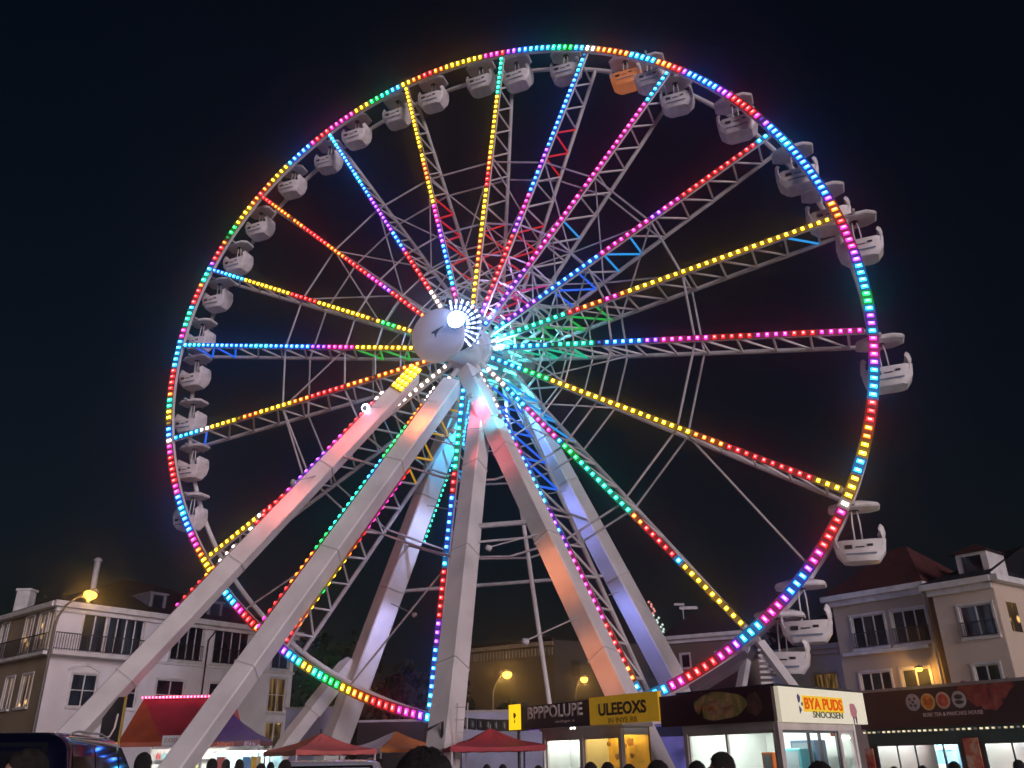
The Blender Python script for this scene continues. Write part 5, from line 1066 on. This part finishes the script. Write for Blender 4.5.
# ================================================================== CARS
def make_car(paint, label, cat='car'):
    root = thing('parked_car', label, cat, local=True)
    def rr(x, y0, y1, z, rc=.22, n=4):
        pts = []
        for cx, cy, a0 in ((x - rc, y1 - rc, 0), (-x + rc, y1 - rc, 90), (-x + rc, y0 + rc, 180), (x - rc, y0 + rc, 270)):
            for i in range(n + 1): a = R_(a0 + 90 * i / n); pts.append(V((cx + rc * math.cos(a), cy + rc * math.sin(a), z)))
        return pts
    m = MB(); m.loft([rr(.86, -2.22, 2.22, .28), rr(.92, -2.30, 2.30, .42), rr(.94, -2.32, 2.33, .70), rr(.93, -2.28, 2.25, .92), rr(.90, -2.24, 2.05, 1.02)]); m.build('body', paint, root, smooth=True)
    zs = [1.02, 1.12, 1.45, 1.62, 1.69, 1.732, 1.745]; Y0 = [-2.22, -2.20, -2.12, -2.06, -2.02, -1.92, -1.75]; Y1 = [1.25, 1.10, .60, .32, .18, .0, -.3]; X = [.89, .88, .80, .76, .73, .66, .54]
    m = MB(); m.loft([rr(x, a, b, z, min(.2, x * .3)) for x, a, b, z in zip(X, Y0, Y1, zs)]); m.build('cabin', paint, root, smooth=True)
    def ip(L, z):
        for i in range(len(zs) - 1):
            if zs[i] <= z <= zs[i + 1]: t = (z - zs[i]) / (zs[i + 1] - zs[i]); return L[i] + (L[i + 1] - L[i]) * t
    gm = mat('car_glass', (.008, .009, .012), .04)
    for s in (-1, 1):
        for ya, yb in ((-1.92, -1.14), (-1.05, -.15), (-.07, .6)):
            rows = []
            m = MB()
            for z in (1.13, 1.3, 1.45, 1.55, 1.645): fa = max(ya, ip(Y0, z) + .24); fb = min(yb, ip(Y1, z) - .18); rows.append(m.add([V((s * (ip(X, z) + .006), fa, z)), V((s * (ip(X, z) + .006), fb, z))]))
            for A, B in zip(rows, rows[1:]): m.face((A, A + 1, B + 1, B) if s > 0 else (A + 1, A, B, B + 1))
            m.build('side_window', gm, root)
        m = MB(); m.tube([V((s * .66, -1.6, 1.735)), V((s * .665, -1.4, 1.758)), V((s * .665, -.5, 1.758)), V((s * .66, -.2, 1.73))], .010, 6); m.build('roof_rail', STEEL2, root)
        m = MB(); m.box((s * .78, -2.27, .86), .26, .10, .24); m.build('tail_light', mat('tail_red', (.35, .01, .01), .2), root)
        m = MB(); m.box((s * .70, 2.26, .76), .34, .12, .15); m.build('headlight', mat('headlamp', (.6, .6, .62), .1), root)
        m = MB(); m.lathe([(.02, -.06), (.09, -.05), (.11, .0), (.07, .06)], 10, V((s * 1.0, .62, 1.10)), V((0, 1, 0))); m.build('mirror', paint, root)
        for y in (-.55, .35): m = MB(); m.box((s * .947, y, .88), .02, .18, .03); m.build('door_handle', STEEL2, root)
        for y in (-1.42, 1.42):
            m = MB(); m.lathe([(.20, -.11), (.33, -.11), (.36, -.06), (.36, .06), (.33, .11), (.20, .11)], 24, V((s * .84, y, .36)), V((1, 0, 0))); wq = m.build('wheel', DARK, root, smooth=True); m = MB(); m.lathe([(0, -.09), (.21, -.10), (.21, .10), (0, .09)], 16, V((s * .845, y, .36)), V((1, 0, 0))); m.build('rim', STEEL2, wq)
    m = MB(); r_ = [m.add([V((-ip(X, z) + .14, ip(Y0, z) - .006, z)), V((ip(X, z) - .14, ip(Y0, z) - .006, z))]) for z in (1.14, 1.45, 1.66)]
    for A, B in zip(r_, r_[1:]): m.face((A, A + 1, B + 1, B))
    m.build('rear_window', gm, root)
    m = MB(); r_ = [m.add([V((-ip(X, z) + .12, ip(Y1, z) + .006, z)), V((ip(X, z) - .12, ip(Y1, z) + .006, z))]) for z in (1.10, 1.45, 1.60)]
    for A, B in zip(r_, r_[1:]): m.face((A + 1, A, B, B + 1))
    m.build('windscreen', gm, root); m = MB(); m.box((0, -2.325, .74), .5, .02, .12); m.build('number_plate', WHITEP, root); m = MB(); m.box((0, -2.31, .50), 1.5, .06, .14); m.build('bumper', DARK, root)
    return root
CARB = mat('navy_car_paint', (.003, .004, .02), .25, .3, .05, 1, coat=1.0); CARW = mat('silver_car_paint', (.50, .53, .60), .25, .4, .05, 1, coat=1.0)
def place_car(root, local, target, rz):
    M = Matrix.Rotation(R_(rz), 4, 'Z'); p = M @ V(local); root.location = (target.x - p.x, target.y - p.y, 0); root.rotation_euler.z = R_(rz); s = target.z / local[2]; root.scale = (1, 1, s)
c1 = make_car(CARB, 'navy estate car with roof rails at the lower left corner'); place_car(c1, (.66, -1.92, 1.735), at(61, 732.5, 8.3), 11)
c2 = make_car(CARW, 'silver car roof in front of the rust tent'); place_car(c2, (0, -1.2, 1.745), at(330, 760, 14.5), 14)

# ================================================================== PEOPLE
SKIN = mat('skin', (.50, .30, .22), .5, 0, .06, 8)
def make_person(hair_c, top_c, leg_c, style='short', head_yaw=0.0, tilt=12, arms=0, build=1.0):
    """one closed body, 1.75 m, facing +Y"""
    bm = bmesh.new()
    def ell(c, r, rot=None):
        g = bmesh.ops.create_uvsphere(bm, u_segments=20, v_segments=12, radius=1.0)['verts']; M = Matrix.Translation(V(c)) @ (rot or Matrix()) @ Matrix.Diagonal((*r, 1)); bmesh.ops.transform(bm, matrix=M, verts=g)
    def limb(pts, rs):
        mb = MB(); P = []; Rr = []
        for i in range(len(pts) - 1):
            for k in range(4): t = k / 4; P.append(V(pts[i]).lerp(V(pts[i + 1]), t)); Rr.append(rs[i] + (rs[i + 1] - rs[i]) * t)
        P.append(V(pts[-1])); Rr.append(rs[-1]); mb.tube(P, Rr, 10); me = bpy.data.meshes.new('t'); me.from_pydata([tuple(v) for v in mb.v], [], mb.f); bm.from_mesh(me); bpy.data.meshes.remove(me); ell(pts[-1], (rs[-1],) * 3); ell(pts[0], (rs[0],) * 3)
    w = build
    for z, rx, ry, y in ((.94, .170, .115, 0), (1.04, .150, .105, .0), (1.14, .148, .105, .005), (1.26, .170, .115, .0), (1.36, .178, .110, -.01), (1.43, .165, .085, -.012)): ell((0, y, z), (rx * w, ry * w, .10))
    limb([(0, -.015, 1.44), (0, .005, 1.56)], [.062, .055])
    for s in (-1, 1):
        limb([(s * .09, 0, .92), (s * .10, .015, .50), (s * .105, -.01, .09)], [.092 * w, .062, .044]); ell((s * .108, .05, .045), (.046, .13, .045))
        sh = (s * .185 * w, -.01, 1.42)
        if arms == 1 and s > 0: el, wr, hd = (s * .26, .10, 1.20), (s * .14, .24, 1.34), V((-.1, .25, .95))
        else: el, wr, hd = (s * .235 * w, -.03, 1.14), (s * .235 * w, .05, .89), V((0, .18, -.98))
        limb([sh, el, wr], [.056, .044, .031]); d = hd.normalized(); wv = V(wr); ell(wv + d * .055, (.038, .024, .05)); side = V((0, 1, 0)) if abs(d.z) > .7 else V((1, 0, 0))
        for k, (o, L) in enumerate(((-.027, .070), (-.009, .080), (.009, .075), (.026, .058))): b0 = wv + d * .085 + side * o; limb([b0, b0 + d * L * .55, b0 + d * L * .95 + V((-s * .018, 0, 0))], [.0095, .0088, .0075])
        b0 = wv + d * .04 + side * .03; limb([b0, b0 + side * .03 + d * .025, b0 + side * .035 + d * .06], [.012, .0105, .009])
    HM = Matrix.Translation((0, .005, 1.56)) @ Matrix.Rotation(head_yaw, 4, 'Z') @ Matrix.Rotation(R_(tilt), 4, 'X')
    def hell(c, r): ell(HM @ V(c), r, HM.to_3x3().to_4x4())
    hell((0, .0, .105), (.074, .094, .10)); hell((0, .028, .045), (.055, .062, .055)); hell((0, .100, .075), (.014, .022, .026)); hell((0, .085, .035), (.026, .012, .010)); hell((0, .074, .0), (.026, .02, .018))
    for s in (-1, 1): hell((s * .076, -.008, .085), (.012, .024, .034)); hell((s * .03, .083, .105), (.016, .012, .009))
    me = bpy.data.meshes.new('person_body'); bm.to_mesh(me); bm.free(); root = bpy.data.objects.new('person', me); COL.objects.link(root)
    rm = root.modifiers.new('r', 'REMESH'); rm.mode = 'VOXEL'; rm.voxel_size = .0095; smo = root.modifiers.new('s', 'SMOOTH'); smo.iterations = 3; smo.factor = .5
    bpy.context.view_layer.update(); me2 = bpy.data.meshes.new_from_object(root.evaluated_get(bpy.context.evaluated_depsgraph_get())); root.modifiers.clear(); root.data = me2; me2.name = 'person_body'
    for mt in (SKIN, mat('cloth_%d%d%d' % tuple(int(x * 99) for x in top_c), top_c, .8, 0, .2, 6), mat('trouser_%d' % int(leg_c[2] * 999), leg_c, .8, 0, .2, 6), mat('shoe', (.03, .028, .026), .5)): me2.materials.append(mt)
    for p in me2.polygons:
        c = p.center; k = 1
        if c.z > 1.485: k = 0
        elif c.z < .085: k = 3
        elif c.z < .96 and abs(c.x) < .2: k = 2
        elif abs(c.x) > .2 and c.z < .905: k = 0
        elif arms == 1 and c.y > .235: k = 0
        p.material_index = k; p.use_smooth = True
    # hair
    m = MB(); rings = []; rng = random.Random(int(hair_c[0] * 1e4) + len(style)); N = 28
    lowz = {'short': .055, 'long': -.14, 'bob': -.03, 'cap': .075}[style]
    for i in range(12):
        ph = i / 11 * 2.15; ring = []
        for j in range(N):
            a = 2 * PI * j / N; fr = max(0, math.sin(a)); lim = 2.15 - fr * (1.05 if style != 'cap' else .9); q = min(ph, lim); k = 1 + (.016 if style != 'short' else .026) * math.sin(j * 5.3 + i * 2.1) + .012 * math.sin(j * 2.7 - i)
            r = math.sin(q); p = V((.086 * r * math.cos(a) * k, -.004 + .104 * r * math.sin(a) * k, .108 + .112 * math.cos(q) * k))
            if q > 1.5 and fr < .55: p.z = p.z + (lowz - .055) * (q - 1.5) / .65; 
            if q > 1.5 and style == 'long': p.x *= 1.06; p.y = p.y * 1.05 - .012
            ring.append(HM @ p)
        rings.append(ring)
    m.loft(rings, cap=True)
    if style != 'cap':
        for _ in range(420):
            i = rng.randrange(1, 10); j = rng.randrange(N); a_ = rings[i][j]; b_ = rings[i + 1][j]; c_ = rings[i][(j + 1) % N]
            if (b_ - a_).length < 1e-4 or (c_ - a_).length < 1e-4: continue
            nn = (b_ - a_).cross(c_ - a_); nn = nn.normalized() if nn.length > 1e-9 else V((0, 0, 1))
            if nn.dot(a_ - HM @ V((0, 0, .1))) < 0: nn = -nn
            dn = (b_ - a_).normalized(); sd = dn.cross(nn); o_ = a_.lerp(c_, rng.random()); L_ = rng.uniform(.010, .022); w_ = rng.uniform(.003, .006)
            tip = o_ + dn * L_ + nn * rng.uniform(.001, .006) + sd * rng.uniform(-.008, .008); m.poly([o_ - sd * w_ - nn * .002, o_ + sd * w_ - nn * .002, tip])
    h = m.build('cap' if style == 'cap' else 'hair', mat('hair_%d' % int(hair_c[0] * 999), hair_c, .75, 0, .45, 30, .6), None, smooth=True); h.parent = root
    return root
GP = 'people watching the ferris wheel'
PROTO = [make_person((.012, .009, .008), (.03, .035, .05), (.03, .035, .06), 'short', 0, 16, 0, 1.05), make_person((.02, .012, .008), (.12, .03, .04), (.04, .04, .05), 'long', .2, 14, 1, .92), make_person((.016, .011, .009), (.05, .06, .05), (.05, .045, .04), 'short', 1.25, 6, 0, 1.05), make_person((.01, .009, .01), (.02, .02, .024), (.03, .03, .034), 'bob', -.3, 16, 0, .95), make_person((.03, .018, .01), (.20, .19, .19), (.03, .04, .08), 'cap', .15, 14, 0, 1.02)]
PPL = [ # head-top photo point, depth, prototype, turn, label
 ((425, 738), 2.15, 0, .0, 'person in the foreground seen as a large dark head below the vertical leg'), ((28, 745), 4.2, 2, .5, 'short haired man in front of the navy estate car'), ((146, 750), 9.5, 3, .0, 'dark haired person beside the bonnet of the navy estate car'),
 ((213, 757), 14, 0, .0, 'person with short hair between the second leg and the purple tent'), ((227, 758), 19, 3, .3, 'person in front of the red roll-up banner'), ((240, 758), 18, 1, -.2, 'long haired person in front of the blue roll-up banner'), ((261, 762), 15, 4, .2, 'person in a cap beside the mustard banner'), ((271, 761), 21, 0, .1, 'person under the right corner of the purple tent'), ((285, 758), 11.5, 1, .1, 'long haired person left of the silver car'), ((379, 758), 16, 2, -.3, 'person right of the silver car under the orange tent'),
 ((487, 763), 18, 3, .2, 'person under the bright red tent'), ((503, 763), 17, 0, -.2, 'person by the black post of the yellow box sign'), ((538, 764), 15, 4, 0, 'person in a cap left of the snack kiosk'), ((591, 760), 10.5, 3, .0, 'person in front of the yellow snack window'), ((607, 760), 9.7, 0, .1, 'person standing right of the yellow snack window'), ((628, 762), 8.6, 1, .0, 'long haired person in front of the added lit booth'), ((657, 756.5), 5.6, 0, .0, 'dark haired person below the foot of the orange leg'), ((697, 758), 7.4, 3, .1, 'bob haired person in front of the corner kiosk'), ((719, 749.5), 6.8, 2, .35, 'tall man turning his head left in front of the corner kiosk'), ((818, 757), 4.9, 0, .0, 'dark haired person in front of the white sweets sign'),
 ((894, 765), 14, 3, .1, 'person at the left shop window'), ((922, 764), 14, 0, .0, 'person in the middle of the shop window'), ((952, 760), 13, 2, -.3, 'person turning at the shop window beside the flower poster'), ((1018, 758), 12, 3, .0, 'dark haired person at the far right shop window')]
for i, (p, dp, k, turn, lab) in enumerate(PPL):
    o = copy_tree(PROTO[k]); q = at(*p, dp); s = q.z / 1.795; o.location = (q.x, q.y, 0); o.scale = (s, s, s); o.rotation_euler.z = turn - math.atan2(q.x, q.y); o.name = 'person'; tag(o, lab, 'person', GP)
for i, (x, y) in enumerate(((756, 673), (769, 670), (706, 680))):
    q = at(x, y, 33.0); o = copy_tree(PROTO[(3, 0, 1)[i]]); s = max(.9, min(1.06, (q.z - dk) / 1.795)); o.location = (q.x, q.y, dk); o.scale = (s, s, s); o.rotation_euler.z = .3 * i; o.name = 'person'; tag(o, ['person waiting on the platform above the dark food picture', 'person waiting on the platform beside the sloping strut', 'person waiting on the platform near the lowest pink lights'][i], 'person', GP)
for o in PROTO: wipe(o)
HAZE_D, HAZE_G = .0024, .965
m = MB(); m.poly([(-300, -40, 0), (300, -40, 0), (300, 400, 0), (-300, 400, 0)]); tag(m.build('ground', ASPHALT), kind='structure')
# thin haze added round the whole fairground to imitate lens bloom
hz = bpy.data.materials.new('bloom_haze'); hz.use_nodes = True; n_ = hz.node_tree.nodes; n_.clear()
pv = n_.new('ShaderNodeVolumePrincipled'); pv.inputs['Color'].default_value = (.95, .96, 1, 1); pv.inputs['Density'].default_value = HAZE_D; pv.inputs['Anisotropy'].default_value = HAZE_G
om = n_.new('ShaderNodeOutputMaterial'); hz.node_tree.links.new(pv.outputs[0], om.inputs['Volume']); hz.cycles.homogeneous_volume = True
m = MB(); m.box((0, 180, 24), 620, 460, 50); h_ = m.build('haze', hz); tag(h_, kind='stuff')
sc.cycles.volume_bounces = 0
# ------------------------------------------------------------------ tidy
for o in bpy.data.objects:
    for k in ('_local', '_del'):
        if k in o: del o[k]
